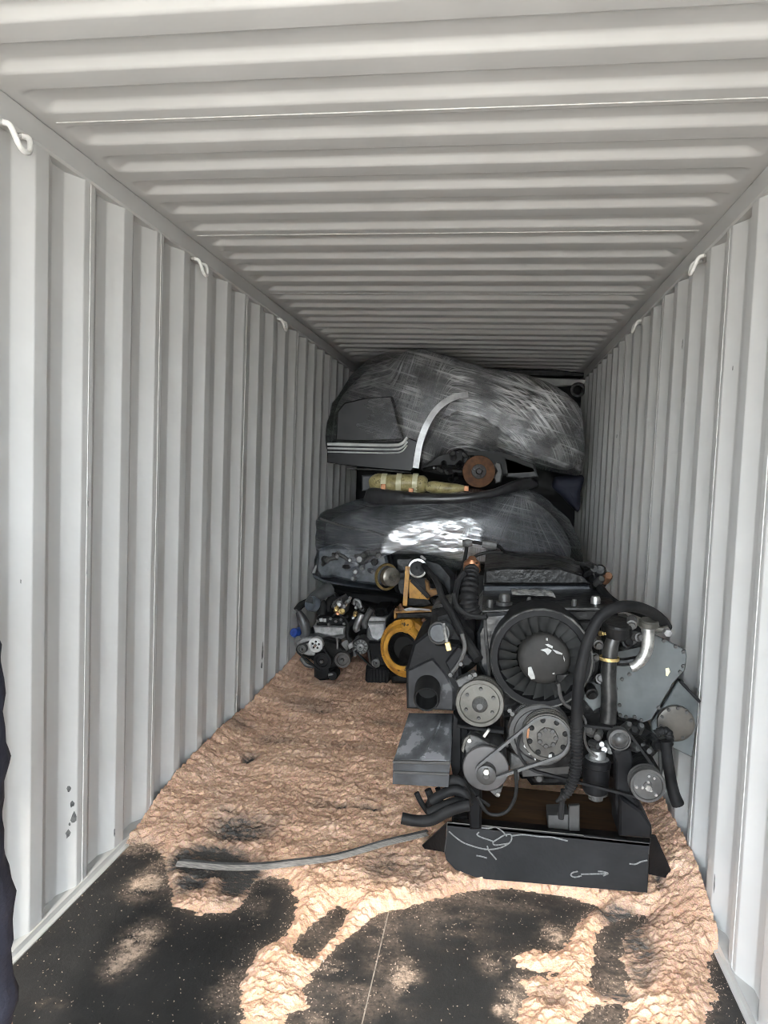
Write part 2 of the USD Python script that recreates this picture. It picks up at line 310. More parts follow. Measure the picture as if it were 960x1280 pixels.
def bump_field(spots, x, y):
    """soft ellipses given in photograph pixels on the floor: (px, py, half width, half depth, amount)"""
    o = np.zeros_like(x)
    for a, b, w, h, k in spots:
        c = pz(a, b); ex = abs(pz(a+w, b)[0]-c[0]); ey = abs(pz(a, b-h)[1]-c[1])
        o = np.maximum(o, k*np.exp(-(((x-c[0])/ex)**2 + ((y-c[1])/ey)**2)**1.5))
    return o
DUST = [(172, 1180, 26, 30, .95), (150, 1205, 22, 22, .8), (183, 1105, 25, 20, 1.0), (200, 1080, 14, 26, .6), (165, 1062, 45, 12, .6), (345, 1100, 30, 9, .5), (320, 1140, 14, 26, .35), (690, 1168, 18, 13, 1.0), (560, 1150, 60, 26, .3), (505, 1222, 22, 26, .8), (480, 1180, 22, 40, .45), (450, 1245, 60, 30, .35),
        (624, 1262, 8, 8, 1.0), (620, 1205, 22, 14, .55), (60, 1255, 26, 7, .4), (285, 1235, 22, 30, .45), (760, 1200, 16, 30, .3), (765, 1230, 24, 14, .5), (760, 1275, 30, 20, .4), (400, 1165, 30, 24, .2), (395, 1275, 18, 14, .5), (600, 1125, 90, 10, .35), (640, 1255, 16, 22, .8), (415, 1210, 22, 10, .8), (655, 1230, 26, 10, .6)]
def clipc(v, a=0., b=1.): return np.clip(v, a, b)
def dust_of(x, y):
    b = bump_field(DUST, x, y); q = meshkit.fbm(np.stack([x*14, y*20, 0*x], -1), 4, 61)
    d = np.where(b > .7, b, .45*b)*clipc((q-.32)/.25) + .20*np.exp(-np.abs(sdf(BARE, x, y))/.022)
    return clipc(d, 0, 1)
floor = thing('floor', 'dark dusty plywood container floor under the scattered shavings', None, (0, DOOR, 0), kind='structure')
ycuts = [DOOR, 1.3, 1.62, 4.04, 6.46, 8.88, END]
for side in (-1, 1):
    for a, b in zip(ycuts[:-1], ycuts[1:]):
        x0, x1 = sorted((side*.0022, side*1.205)); st = .012 if b < 4.1 else .12
        gx = np.linspace(x0, x1, int((x1-x0)/st)+2); gy = np.linspace(a+.0015, b-.0015, int((b-a)/st)+2)
        X, Y = np.meshgrid(gx, gy, indexing='ij'); X, Y = X.ravel(), Y.ravel(); n = len(X)
        v = np.vstack([np.stack([X, Y, np.zeros(n)], 1), np.stack([X, Y, np.full(n, -.026)], 1)])
        f = grid(len(gx), len(gy)); du = dust_of(X, Y) if b < 4.1 else np.zeros(n)
        nx_, ny_ = len(gx), len(gy); ring = np.r_[np.arange(nx_)*ny_, (nx_-1)*ny_+np.arange(1, ny_), np.arange(nx_-2, -1, -1)*ny_+ny_-1, np.arange(ny_-2, 0, -1)]
        rn = np.roll(ring, -1); sidef = quads(np.stack([ring, ring+n, rn+n, rn], 1))
        part(floor, 'floor_panel', TM(v, np.vstack([f, sidef])), FLOOR, smooth=False, var={'dust': np.r_[du, du]})
part(floor, 'joint_filler', box((0, (DOOR+END)/2, -.018), (.03, END-DOOR, .034), .001), noisy('joint_dust', (.2, .17, .14), (.4, .34, .28), 40, (.9, 1)))

DIRT_SHADE = [(300, 1046, 44, 16, .85), (285, 1027, 10, 4, .8), (338, 1046, 12, 16, .5), (262, 1082, 52, 20, 1.7), (300, 1100, 26, 24, 1.3), (240, 1108, 24, 14, 1.0), (520, 968, 18, 4, .9), (425, 1018, 10, 4, .9), (460, 1021, 18, 4, .9), (405, 1017, 26, 7, .35), (312, 963, 9, 7, .95), (400, 902, 22, 4, .5), (345, 940, 30, 6, .35), (390, 895, 40, 8, .35), (300, 925, 18, 8, .45), (480, 920, 20, 4, .35), (430, 945, 30, 5, .25),
        (480, 1095, 30, 20, .6), (520, 1105, 40, 22, .45), (590, 1112, 60, 10, .15), (815, 1100, 8, 26, .8), (796, 1185, 26, 40, .75), (800, 1222, 16, 26, .7), (778, 1150, 40, 12, 1.0), (770, 1246, 30, 8, .8), (690, 1250, 24, 14, .5), (505, 965, 14, 5, .6), (545, 1062, 12, 8, .5), (170, 1065, 40, 14, .75), (420, 870, 40, 5, .3), (480, 880, 20, 4, .4)]  # mostly dirt; the spot near the left wall paints shade cast by people
_ys = [1.62]
while _ys[-1] < 7.2: _ys.append(_ys[-1] + (.0052 if _ys[-1] < 2.4 else .0052*(_ys[-1]/2.4)**1.7))
_xs = np.linspace(-1.172, 1.172, 391)
X, Y = np.meshgrid(_xs, np.array(_ys), indexing='ij'); sh0 = X.shape; X, Y = X.ravel(), Y.ravel()
P3 = np.stack([X, Y, np.zeros_like(X)], 1)
n1 = meshkit.fbm(P3*[9, 16, 1], 4, 3); n2 = meshkit.fbm(P3*[30, 46, 1], 4, 7); n3 = meshkit.fbm(P3*[3.2, 4.2, 1], 3, 11)
wx = P3 + .05*np.stack([meshkit.noise(P3*7), meshkit.noise(P3*7+50), 0*X], 1)
rid = 1 - np.abs(2*meshkit.fbm(wx*[5.0, 15, 1], 4, 21)-1)                # creases
crk = clipc((rid - .86)/.14)**1.5
fine = meshkit.fbm(P3*[70, 90, 1], 3, 31)
front = clipc((Y-2.0)/1.6)
SD = sdf(BARE, X, Y) + .035*(n2-.5) + .02*(fine-.5)
edge = clipc(SD/.05)**.6
lump = 1 - np.abs(2*meshkit.fbm(wx*[16, 26, 1], 3, 41)-1)
crumb = meshkit.fbm(P3*[120, 150, 1], 2, 51)
hgt = edge*(.018 + .050*front + .05*clipc((Y-4)/2)) + edge*(.045*(n3-.5) + .020*(n1-.5) + .008*(n2-.5) + .020*(fine-.5) + .015*(crumb-.5) - .012*crk - .004*clipc((lump-.8)/.2)**1.5)
hgt += edge*.05*np.exp(-((X+1.17)/.10)**2)*clipc((Y-2.9)/.4) + edge*.10*np.exp(-((X-1.17)/.14)**2)*clipc((Y-2.5)/.4)
dirt_shade = 1.35*bump_field(DIRT_SHADE, X, Y)
hgt = np.where(SD > 0, np.maximum(hgt - .03*clipc(dirt_shade-.3)*edge, .003), -.01*np.ones_like(X))
def ground_h(x, y):
    i = np.abs(_xs-x).argmin(); j = np.abs(np.array(_ys)-y).argmin(); return max(0.0, float(hgt.reshape(sh0)[i, j]))
f = grid(*sh0); keep = (SD[f] > -.003).any(1); f = f[keep]
used = np.unique(f); re = np.full(len(X), -1); re[used] = np.arange(len(used))
sv = np.stack([X, Y, hgt], 1)[used]; sv[:, 2] = np.where(SD[used] > 0, sv[:, 2], .001)
shav = part(None, 'wood_shavings', TM(sv, re[f]), SHAV, 'pinkish tan layer of wood shavings strewn over the container floor', smooth=True, kind='stuff', cat='wood shavings', var={'dirt_shade': clipc(dirt_shade, 0, 1.4)[used]})
# loose flakes on the bare patches
rng = np.random.default_rng(5); fl = []
cx, cy = rng.uniform(-1.15, 1.15, 160000), 1.7 + 2.1*rng.random(160000)**1.3
s_ = sdf(BARE, cx, cy); pr = clipc(bump_field(DUST, cx, cy)**2*.6 + .018 + .5*np.exp(-np.abs(s_)/.02)); ok = (s_ < .0) & (rng.random(160000) < pr)
cx, cy = cx[ok], cy[ok]; k = len(cx); th = rng.uniform(0, 6.28, k); L = rng.uniform(.0008, .0032, k)**1.0; wd = L*rng.uniform(.3, .7, k); cz = .002 + rng.random(k)*.002
ux, uy = np.cos(th), np.sin(th)
fv = np.stack([np.stack([cx+L*ux, cy+L*uy, cz+rng.random(k)*.004], 1), np.stack([cx-wd*uy, cy+wd*ux, cz], 1), np.stack([cx-L*ux, cy-L*uy, cz+rng.random(k)*.004], 1), np.stack([cx+wd*uy, cy-wd*ux, cz+.001], 1)], 1).reshape(-1, 3)
part(shav, 'loose_flakes', TM(fv, quads(np.arange(4*k).reshape(-1, 4))), noisy('flake', (.34, .26, .19), (.56, .43, .33), 60, (.9, 1)), 'loose pale wood flakes sprinkled over the bare black floor patches', smooth=False, kind='stuff')
# ------------------------------------------------------------------ materials of the cargo
OILY = noisy('oily_black_metal', (.004, .004, .0043), (.014, .0137, .0135), 9, (.22, .45), 0, .004, 34, lo=.35, hi=.72, spec=.15)
BLKP = noisy('black_paint', (.005, .005, .0055), (.011, .011, .0117), 6, (.4, .55), 0, .001, 60, spec=.10)
SCUFF = noisy('scuffed_black_sheet', (.020, .020, .022), (.085, .087, .092), 5, (.32, .5), .1, .0008, 50, stretch=(1.5, 1, 1), lo=.38, hi=.58, c3=(.19, .19, .20), t3=.585)
GREYM = noisy('dull_grey_metal', (.045, .043, .037), (.095, .09, .078), 14, (.4, .6), .35, .0008, 90)
DKGREY = noisy('dark_grey_metal', (.026, .025, .024), (.052, .05, .048), 12, (.42, .6), .15, .0008, 80)
PLATE = noisy('blue_grey_plate', (.055, .062, .064), (.11, .118, .118), 5, (.4, .6), .35, .001, 40, lo=.3, hi=.7)
PLATE2 = noisy('brown_grey_cover', (.05, .045, .038), (.09, .08, .068), 10, (.45, .6), .4, .001, 60)
RUB = noisy('black_rubber', (.007, .007, .0075), (.015, .0147, .0147), 12, (.5, .7), 0, .001, 70, spec=.12)
SILV = noisy('tarnished_steel', (.20, .20, .195), (.52, .51, .48), 18, (.25, .5), .85, .001, 50, lo=.38, hi=.6)
CHROME = noisy('bright_metal', (.60, .60, .60), (.75, .75, .74), 10, (.12, .25), .95)
COPPER = noisy('copper_fitting', (.16, .07, .035), (.34, .16, .08), 25, (.35, .5), .7)
BRASS = noisy('brass_fitting', (.38, .27, .10), (.60, .45, .20), 25, (.3, .5), .8)
RUST = noisy('rusty_iron', (.075, .032, .015), (.16, .075, .035), 20, (.7, .9), .2, .001, 90)
YEL = noisy('worn_yellow_paint', (.26, .115, .014), (.52, .26, .035), 7, (.4, .6), 0, .001, 50, lo=.36, hi=.54, c3=(.045, .028, .015), t3=.57)
WHITE = noisy('white_chip', (.22, .22, .215), (.34, .34, .33), 30, (.5, .7))
CHALK = noisy('chalk', (.10, .10, .10), (.20, .20, .195), 120, (.9, 1))
BLUEP = noisy('blue_plastic', (.01, .03, .16), (.02, .06, .26), 20, (.3, .4))
ALU = noisy('cast_aluminium', (.14, .14, .14), (.30, .30, .295), 22, (.35, .55), .6, .0015, 90)
DKAL = noisy('grimy_aluminium', (.032, .032, .032), (.085, .083, .08), 22, (.4, .6), .3, .0015, 90)
FANB = noisy('fan_blade_grey', (.018, .018, .018), (.034, .034, .033), 14, (.5, .65), 0, spec=.2)
rnd = random.Random(3)

# ------------------------------------------------------------------ the big engine and the frame it stands on
E1 = lambda x, y: (490 + x*.40625, 670 + y*.40625)          # measured on an enlarged crop of the photograph
KE = .87                                                     # the depths below, times this
def e(x, y, Y): return px(*E1(x, y), Y*KE)
def eo(pts, Y, d, b=.004): return pslab([E1(*p) for p in pts], Y*KE, d*.9, b)
def er(r, Y): return r*.40625*mscale(Y*KE)
def et(pts, Y, r, **k):
    Ys = Y if np.ndim(Y) else [Y]*len(pts); return tube([e(x, y, q) for (x, y), q in zip(pts, np.interp(np.linspace(0, 1, len(pts)), np.linspace(0, 1, len(Ys)), Ys))], np.multiply(r, KE), **k)
def wheel(c, Y, r, mat, eng, name='pulley', label=None, groove=True, depth=.05, hub=.35, n=44, sub=()):
    """a belt pulley facing the door; sub: (name, radius of the circle, count, size, material, phase)"""
    cc = e(*c, Y); R = er(r, Y); h = -depth
    prof = [(0, .004), (R*hub*.9, .004), (R*hub, 0), (R*.80, -.002), (R*.84, .004), (R*.97, .004), (R, 0)]
    prof += [(R, -.010), (R*.9, -.017), (R, -.024), (R, -.030), (R*.9, -.037), (R, -.044), (R, h)] if groove else [(R, h)]
    w = part(eng, name, lathe(prof + [(0, h)], cc, n=n), mat, label)
    for nm, rr, k, s, m, ph in sub:
        for i in range(k):
            a = ph + 2*math.pi*i/k; q = cc + R*rr*np.array([math.cos(a), 0, math.sin(a)])
            part(w, nm, bolt(q - [0, .002, 0], R*s, .007) if nm == 'bolt' else lathe([(0, .0015), (R*s*.8, .0015), (R*s, .003), (R*s*1.1, 0)], q - [0, .001, 0], n=14), m)
    return w
def belt(circ, Y, th=.010, wd=.016):
    u = unary_union([sg.Point(*e(x, y, Y)[[0, 2]]).buffer(er(r, Y), 24) for x, y, r in circ]).convex_hull
    p = np.array(u.exterior.coords)[:-1]; d = np.r_[0, np.cumsum(np.linalg.norm(np.diff(np.vstack([p, p[:1]]), axis=0), axis=1))]
    return flat_strip(np.stack([p[:, 0], np.full(len(p), Y*KE), p[:, 1]], 1), th, wd, (0, 1, 0), 0, True)

eng = thing('truck_engine', 'large black diesel truck engine with a round cooling fan standing in the wood shavings', 'engine', (.6, 3.6, .1))
YB = 3.40
part(eng, 'engine_block', eo([(255, 300), (300, 236), (640, 236), (700, 330), (700, 560), (690, 700), (600, 752), (400, 752), (350, 700), (330, 560), (262, 470)], YB, 1.05, .015), OILY)
part(eng, 'oil_pan', eo([(400, 735), (600, 735), (560, 772), (430, 772)], YB+.12, .85, .02), OILY)
part(eng, 'pan_plug', lathe([(0, .02), (.012, .02), (.018, .012), (.018, 0), (0, 0)], e(452, 742, YB)), DKGREY)
part(eng, 'front_flange', eo([(345, 560), (560, 545), (590, 620), (560, 715), (420, 728), (372, 690), (345, 640)], 3.30, .12, .01), OILY)
part(eng, 'block_rib', bar(e(400, 728, 3.31), e(560, 716, 3.31), .02, .03), DKGREY)
# deck and cowling on top
part(eng, 'top_deck', slab([e(276, 232, 3.36), e(700, 226, 3.36), e(690, 262, 3.36), e(285, 268, 3.36)], (0, .52, .015), .008), OILY)
part(eng, 'deck_lip', tube([e(278, 233, 3.355), e(480, 226, 3.355), e(700, 226, 3.355)], .006, 8), DKGREY)
rid = part(eng, 'air_cowling', slab([e(280, 152, 3.86), e(612, 152, 3.86), e(650, 200, 3.86), e(280, 205, 3.86)], (0, .62, 0), .006), noisy('sheen_black', (.010, .011, .013), (.03, .034, .04), 7, (.2, .35), .05, .0015, 20, spec=.35))
part(rid, 'cowling_cap', slab([e(284, 104, 3.80), e(350, 96, 3.80), e(520, 98, 3.80), e(592, 120, 3.80), e(618, 150, 3.80), e(284, 150, 3.80)], (0, .45, .02), .01), OILY)
v_, f_ = [], None
gx, gy = np.meshgrid(np.linspace(0, 1, 26), np.linspace(0, 1, 9), indexing='ij')
a0, a1 = e(368, 178, 3.72), e(500, 178, 3.72)
sc = np.stack([a0[0] + (a1[0]-a0[0])*gx, 3.64*KE + .16*gy + .03*meshkit.noise(np.stack([gx*6, gy*0, gx*0], -1)), a0[2]+.006 + .022*meshkit.fbm(np.stack([gx*9, gy*4, gx*0], -1), 3, 4)*np.sin(np.pi*gx)**.4*np.sin(np.pi*clipc(gy, .02, .98))**.5], -1).reshape(-1, 3)
part(eng, 'film_scrap', TM(np.vstack([sc, sc + [0, 0, .002]]), np.vstack([grid(26, 9), grid(26, 9, True) + len(sc)])), noisy('grey_film', (.16, .155, .15), (.5, .49, .47), 30, (.2, .4)), 'torn scrap of greyish stretch film')
for x, y, Y, r in ((345, 195, 3.5, .024), (625, 205, 3.5, .02), (560, 214, 3.45, .012), (300, 214, 3.42, .014), (420, 206, 3.46, .01)):
    part(eng, 'deck_fitting', lathe([(0, .045), (r*.8, .045), (r, .035), (r, .012), (r*1.4, .010), (r*1.4, -.01), (0, -.01)], e(x, y+14, Y), (0, 0, 1), 16), SILV if x == 625 else DKGREY)
# the fan
FY = 3.16; fc = e(459, 378, FY); k_ = er(1, FY)
ring = part(eng, 'fan_shroud', lathe([(k_*130, -.02), (k_*134, 0), (k_*152, 0), (k_*157, -.012), (k_*158, -.19), (k_*150, -.2), (k_*128, -.2)], fc, n=32, close='loop'), BLKP, 'black ring shroud with a rim painted bright as a lit edge')
part(ring, 'rim_edge', lathe([(k_*151, .001), (k_*153, .003), (k_*156, .001), (k_*157.5, -.012), (k_*152, -.004)], fc, n=32, close='loop'), noisy('rim_lit', (.02, .02, .02), (.13, .128, .12), 6, (.35, .5), .2, lo=.42, hi=.62))  # brighter rim colour stands for light on the shroud's edge
part(eng, 'fan_back', lathe([(0, 0), (k_*129, 0), (k_*129, -.01), (0, -.01)], fc + [0, .185, 0]), noisy('fan_depth_dark', (.004, .004, .004), (.008, .008, .008), 5, (.8, .9)))  # near-black disc painted as the dark depth behind the blades
for i in range(24):
    a = 2*math.pi*i/24 + .06; ca, sa = math.cos(a), math.sin(a); R_ = np.array([[ca, 0, -sa], [0, 1, 0], [sa, 0, ca]])
    r0, r1, tw = k_*74, k_*130, .55; vv = []
    for s in np.linspace(0, 1, 6):
        r = r0 + (r1-r0)*s; w = (.030 + .012*s); ang = tw + .35*s
        for q in (-1, 0, 1): vv.append((r, .035 + w*q*math.cos(ang) + .006*(1-q*q), w*q*math.sin(ang)))
    vv = np.array(vv); vv2 = vv + [0, .003, .002]; f0 = grid(6, 3)
    mm = TM(np.vstack([vv, vv2]) @ R_.T + fc, np.vstack([f0, f0[:, ::-1] + len(vv)])); part(eng, 'fan_blade', mm, FANB, smooth=True)
hubc = fc + (e(468, 378, FY) - e(459, 378, FY))
hub = part(eng, 'fan_hub', lathe([(0, .022), (k_*30, .0213), (k_*58, .0170), (k_*72, .009), (k_*79, -.004), (k_*80, -.04), (k_*76, -.13), (0, -.13)], hubc, n=48), noisy('hub_black', (.014, .0133, .0125), (.027, .0255, .024), 8, (.55, .7), 0, .0008, 60, c3=(.06, .055, .05), t3=.62, spec=.18), 'domed dull black hub with flaked white paint')
for pts in ([(418, 400), (428, 398), (438, 425), (440, 436), (428, 439), (418, 424)], [(456, 346), (478, 340), (490, 348), (486, 354), (478, 362), (470, 352)], [(470, 330), (480, 328), (494, 336), (492, 342), (478, 336)], [(492, 345), (508, 350), (524, 358), (522, 362), (504, 357)], [(473, 312), (479, 312), (479, 319), (473, 318)], [(526, 364), (531, 376), (530, 384), (526, 374)], [(492, 417), (499, 416), (499, 421), (493, 421)]):
    part(hub, 'paint_chip', slab([np.array([*(q := e(x, y, FY))[[0]], fc[1] - .0245 + .013*(((x-468)**2+(y-378)**2)/5184)**1.5, q[2]]) for x, y in pts], (0, .005, 0), .0006), WHITE, 'white paint flake on the hub')
part(hub, 'hub_notch', eo([(505, 428), (545, 424), (520, 452), (505, 458)], FY-.026, .02, .002), OILY)
part(eng, 'wire_pipe', et([(512, 455), (518, 490), (530, 515), (552, 530), (566, 535)], 3.08, .008, n=8), DKGREY)
part(eng, 'air_duct', eo([(262, 300), (290, 240), (388, 236), (330, 290), (308, 350), (306, 410), (290, 440), (268, 400)], 3.30, .10, .012), noisy('glossy_duct', (.010, .011, .012), (.03, .031, .033), 8, (.15, .35), .05, .004, 18, spec=.3))
part(eng, 'duct_edge', et([(285, 250), (290, 320), (298, 400), (300, 440)], 3.29, .008, n=8), DKGREY)
# pulleys, belts and accessories
wheel((270, 515), 3.12, 76, GREYM, eng, 'drive_pulley', 'dull grey round pulley with six bolts', sub=[('bolt', .62, 6, .075, DKGREY, .5)], hub=.30, depth=.07)
part(eng, 'pulley_cap', lathe([(0, .022), (.012, .022), (.02, .014), (.028, .006), (.03, 0)], e(270, 520, 3.118), n=20), DKAL)
part(eng, 'pulley_shaft', lathe([(0, 0), (.05, 0), (.06, -.02), (.075, -.2), (0, -.2)], e(270, 515, 3.18)), OILY)
wheel((456, 612), 3.16, 98, DKGREY, eng, 'vibration_damper', depth=.06, hub=.5)
wheel((478, 620), 3.08, 77, noisy('crank_metal', (.032, .030, .027), (.08, .074, .065), 12, (.4, .6), .3, .0012, 60), eng, 'crankshaft_pulley', 'worn dark pulley with a ring of holes', depth=.055, hub=.42,
      sub=[('hole', .72, 8, .10, OILY, .3), ('bolt', .34, 7, .10, DKGREY, .1), ('hole', 0, 1, .16, RUB, 0)])
for pts in ([(404, 590), (410, 588), (408, 612), (403, 612)], [(407, 640), (414, 648), (412, 655), (405, 648)], [(418, 668), (428, 668), (424, 674)], [(436, 684), (444, 686), (441, 692)], [(482, 672), (492, 672), (492, 682), (482, 682)]):
    part(eng, 'paint_chip', slab([e(x, y, 3.0755) for x, y in pts], (0, .008, 0), .0006), WHITE, 'pale chip on the pulley rim')
part(eng, 'paint_chip', slab([e(x, y, 3.0755) for x, y in [(416, 596), (424, 590), (420, 622), (414, 622)]], (0, .008, 0), .0006), COPPER, 'rusty chip on the pulley rim')
alt = part(eng, 'alternator', lathe([(0, -.05), (er(62, 3.2), -.05), (er(66, 3.2), -.06), (er(66, 3.2), -.20), (er(50, 3.2), -.23), (0, -.23)], e(288, 712, 3.12)), DKAL)
part(alt, 'alternator_fan', lathe([(0, .004), (er(40, 3.12), .004), (er(69, 3.12), .001), (er(72, 3.12), -.004), (er(72, 3.12), -.012), (0, -.012)], e(288, 716, 3.10), n=56), noisy('fan_disc', (.055, .052, .052), (.08, .075, .074), 14, (.45, .6), .4))
part(alt, 'alternator_pulley', lathe([(0, .05), (.010, .05), (.012, .045), (.016, .044), (er(22, 3.1), .042), (er(30, 3.1), .038), (er(30, 3.1), .03), (er(25, 3.1), .022), (er(31, 3.1), .012), (er(31, 3.1), 0), (0, 0)], e(290, 724, 3.095)), DKGREY)
part(alt, 'pulley_nut', bolt(e(290, 724, 3.043), .013, .012), SILV)
part(alt, 'mounting_ear', eo([(215, 640), (240, 612), (262, 618), (300, 640), (290, 660), (230, 670)], 3.14, .05), DKAL)
part(alt, 'mounting_ear', eo([(300, 785), (342, 770), (330, 805), (318, 802)], 3.14, .05), DKAL)
for q in ((238, 628), (325, 794)): part(alt, 'bolt', bolt(e(*q, 3.138), .010, .008), SILV)
part(eng, 'drive_belt', belt([(290, 724, 29), (478, 620, 66)], 3.075), noisy('belt_rubber', (.04, .04, .04), (.075, .074, .072), 20, (.45, .6)))
part(eng, 'accessory_belt', belt([(470, 650, 82), (703, 628, 34), (787, 765, 46)], 3.135, .009, .014), RUB)
part(eng, 'alternator_bracket', eo([(200, 580), (345, 600), (345, 612), (200, 592)], 3.15, .05), BLKP)
part(eng, 'adjuster_rod', bar(e(300, 592, 3.14), e(282, 618, 3.14), .012), SILV)
part(eng, 'adjuster_bracket', eo([(212, 660), (222, 625), (236, 612), (240, 618), (226, 640), (220, 668)], 3.12, .012, .002), GREYM)
part(eng, 'front_bracket', eo([(365, 668), (412, 690), (440, 692), (425, 720), (362, 720)], 3.18, .02), DKAL)
part(eng, 'hanger_strap', eo([(376, 722), (392, 722), (392, 752), (384, 758), (376, 750)], 3.12, .008, .002), DKAL)
for q in ((362, 620), (385, 610), (372, 645), (352, 642), (400, 650)): part(eng, 'bolt', bolt(e(*q, 3.298), .011, .01), DKGREY)
wheel((700, 627), 3.10, 34, DKGREY, eng, 'idler_pulley', 'small round idler pulley', depth=.03, hub=.55, groove=False)
part(eng, 'idler_cap', lathe([(0, .016), (er(9, 3.1), .014), (er(16, 3.1), .008), (er(22, 3.1), 0)], e(700, 627, 3.097), n=24), DKAL)
part(eng, 'idler_arm', eo([(672, 650), (690, 660), (735, 655), (742, 690), (735, 790), (790, 880), (790, 905), (705, 905), (688, 830), (690, 700)], 3.16, .07, .006), BLKP)
part(eng, 'arm_hole', lathe([(0, .002), (.010, .002), (.013, 0)], e(694, 665, 3.16), n=14), RUB)
comp = part(eng, 'air_compressor', lathe([(0, -.05), (er(44, 3.2), -.05), (er(48, 3.2), -.08), (er(48, 3.2), -.25), (er(35, 3.2), -.28), (0, -.28)], e(790, 762, 3.10)), OILY)
cp = wheel((787, 768), 3.07, 53, DKGREY, comp, 'compressor_pulley', depth=.05, hub=.25)
for q in ((752, 772), (790, 738), (806, 744), (812, 796), (796, 782), (770, 773), (788, 756)): part(cp, 'bolt', bolt(e(*q, 3.068), .006, .006), CHROME)
part(cp, 'pulley_nut', bolt(e(788, 774, 3.068), .013, .010), SILV)
fil = part(eng, 'oil_filter', lathe([(0, .002), (.046, .002), (.052, -.005), (.052, -.025), (.049, -.028), (.049, -.118), (.044, -.128), (0, -.128)], e(631, 688, 3.24), (0, 0, 1), 32), BLKP)
part(fil, 'filter_bowl', lathe([(0, .005), (.028, .005), (.043, -.003), (.043, -.012), (.028, -.016), (.028, -.034), (.020, -.038), (0, -.038)], e(628, 782, 3.24), (0, 0, 1), 28), DKAL)
part(fil, 'filter_head', lathe([(0, .03), (.03, .03), (.034, 0), (.045, -.004), (.045, -.015), (0, -.015)], e(631, 680, 3.25), (0, 0, 1), 20), ALU)
for x, y, r in ((655, 655, .016), (645, 640, .014), (668, 648, .018), (610, 600, .022), (635, 610, .018), (622, 640, .016)): part(fil, 'fitting', lathe([(0, .03), (r*.7, .03), (r, .02), (r, -.02), (0, -.02)], e(x, y, 3.27), (rnd.uniform(-.5, .5), -1, rnd.uniform(-.4, .8)), 8), ALU if x > 640 else DKAL)
part(eng, 'injector_pipe', et([(585, 552), (596, 575), (592, 610), (598, 645), (615, 670), (632, 680)], 3.14, .006, n=8), DKAL)
part(eng, 'coolant_hose', et([(845, 280), (832, 262), (800, 236), (745, 217), (690, 220), (640, 250), (610, 305), (590, 365), (576, 440), (570, 520), (568, 600)], [3.35, 3.2, 3.02, 2.98, 2.98, 2.98, 3.0], .0235, n=14), RUB, 'thick black hose arching over the right of the fan')
part(eng, 'hose_sleeve', et([(568, 560), (568, 640), (566, 700), (556, 755), (535, 795), (505, 818)], 3.0, [.026, .027, .027, .025, .020, .006], n=12, ribs=.012), RUB, 'tape-wound lower end of the thick hose')
part(eng, 'hose_tail', et([(528, 780), (522, 830), (520, 870)], 3.05, .012, n=8), RUB)
# right side: pump, pipes, plates
part(eng, 'water_pump', eo([(640, 280), (660, 262), (740, 262), (770, 290), (770, 345), (700, 360), (650, 340)], 3.26, .16, .02), OILY)
part(eng, 'pump_flange', lathe([(0, .02), (.05, .02), (.056, .012), (.056, -.03), (0, -.03)], e(692, 278, 3.22), (0, -.3, 1), 24), OILY)
part(eng, 'hose_clamp', lathe([(.044, .008), (.049, .008), (.049, -.008), (.044, -.008)], e(692, 292, 3.22), (0, -.3, 1), 24, close='loop'), SILV)
part(eng, 'hose_clamp', lathe([(.034, .006), (.038, .006), (.038, -.006), (.034, -.006)], e(668, 376, 3.2), (0, 0, 1), 20, close='loop'), BRASS)
part(eng, 'water_pipe', et([(690, 300), (674, 340), (668, 400), (666, 450), (668, 500), (664, 572)], 3.2, [.028, .032, .032, .033, .035, .036], n=16), noisy('pipe_grime', (.010, .010, .010), (.030, .029, .027), 10, (.25, .45), .2, .001, 40, c3=(.36, .35, .32), t3=.62))
part(eng, 'steel_pipe', et([(790, 272), (788, 300), (786, 335), (776, 368), (752, 398), (735, 405)], 3.2, [.028, .026, .026, .025, .022, .02], n=16), SILV, 'tarnished bare steel pipe')
part(eng, 'pipe_flange', lathe([(0, .016), (.03, .016), (.036, .010), (.036, -.006), (.028, -.012), (0, -.012)], e(790, 270, 3.2), (0, -.2, 1), 24), GREYM)
part(eng, 'pipe_elbow', et([(795, 280), (825, 288), (850, 284)], 3.22, .014, n=10), GREYM)
part(eng, 'elbow_nut', bolt(e(846, 296, 3.17), .016, .02), ALU)
part(eng, 'thermostat_housing', eo([(580, 340), (612, 330), (640, 360), (636, 420), (605, 460), (585, 440)], 3.24, .12, .016), OILY)
for x, y, r, m in ((620, 372, .018, DKAL), (632, 330, .02, DKGREY), (598, 420, .022, OILY), (640, 440, .02, DKAL), (612, 480, .024, OILY), (650, 300, .01, BRASS), (738, 268, .02, DKAL), (755, 310, .018, DKGREY), (720, 330, .022, OILY)):
    part(eng, 'pipe_union', lathe([(0, .03), (r*.6, .03), (r*.7, .018), (r, .016), (r, -.03), (0, -.03)], e(x, y, 3.22), (rnd.uniform(-.4, .4), -1, rnd.uniform(-.3, .6)), 10), m)
part(eng, 'cross_pipe', et([(672, 382), (710, 388), (760, 380)], 3.24, .018, n=10), OILY)
part(eng, 'cover_bracket', eo([(590, 470), (640, 430), (655, 440), (655, 520), (620, 540), (590, 505)], 3.32, .03, .004), PLATE)
sp = part(eng, 'side_plate', eo([(640, 290), (800, 300), (830, 315), (905, 352), (908, 372), (902, 412), (866, 452), (812, 545), (798, 566), (772, 576), (745, 562), (705, 562), (690, 535), (640, 500)], 3.38, .03, .004), PLATE, 'broad blue-grey flat cover plate')
for q in ((836, 322), (872, 340), (896, 356), (896, 400), (886, 418), (700, 520), (702, 550), (720, 556), (746, 556), (766, 566), (690, 470), (708, 440), (730, 425), (820, 528)): part(sp, 'bolt', bolt(e(*q, 3.379), .008, .007), DKGREY)
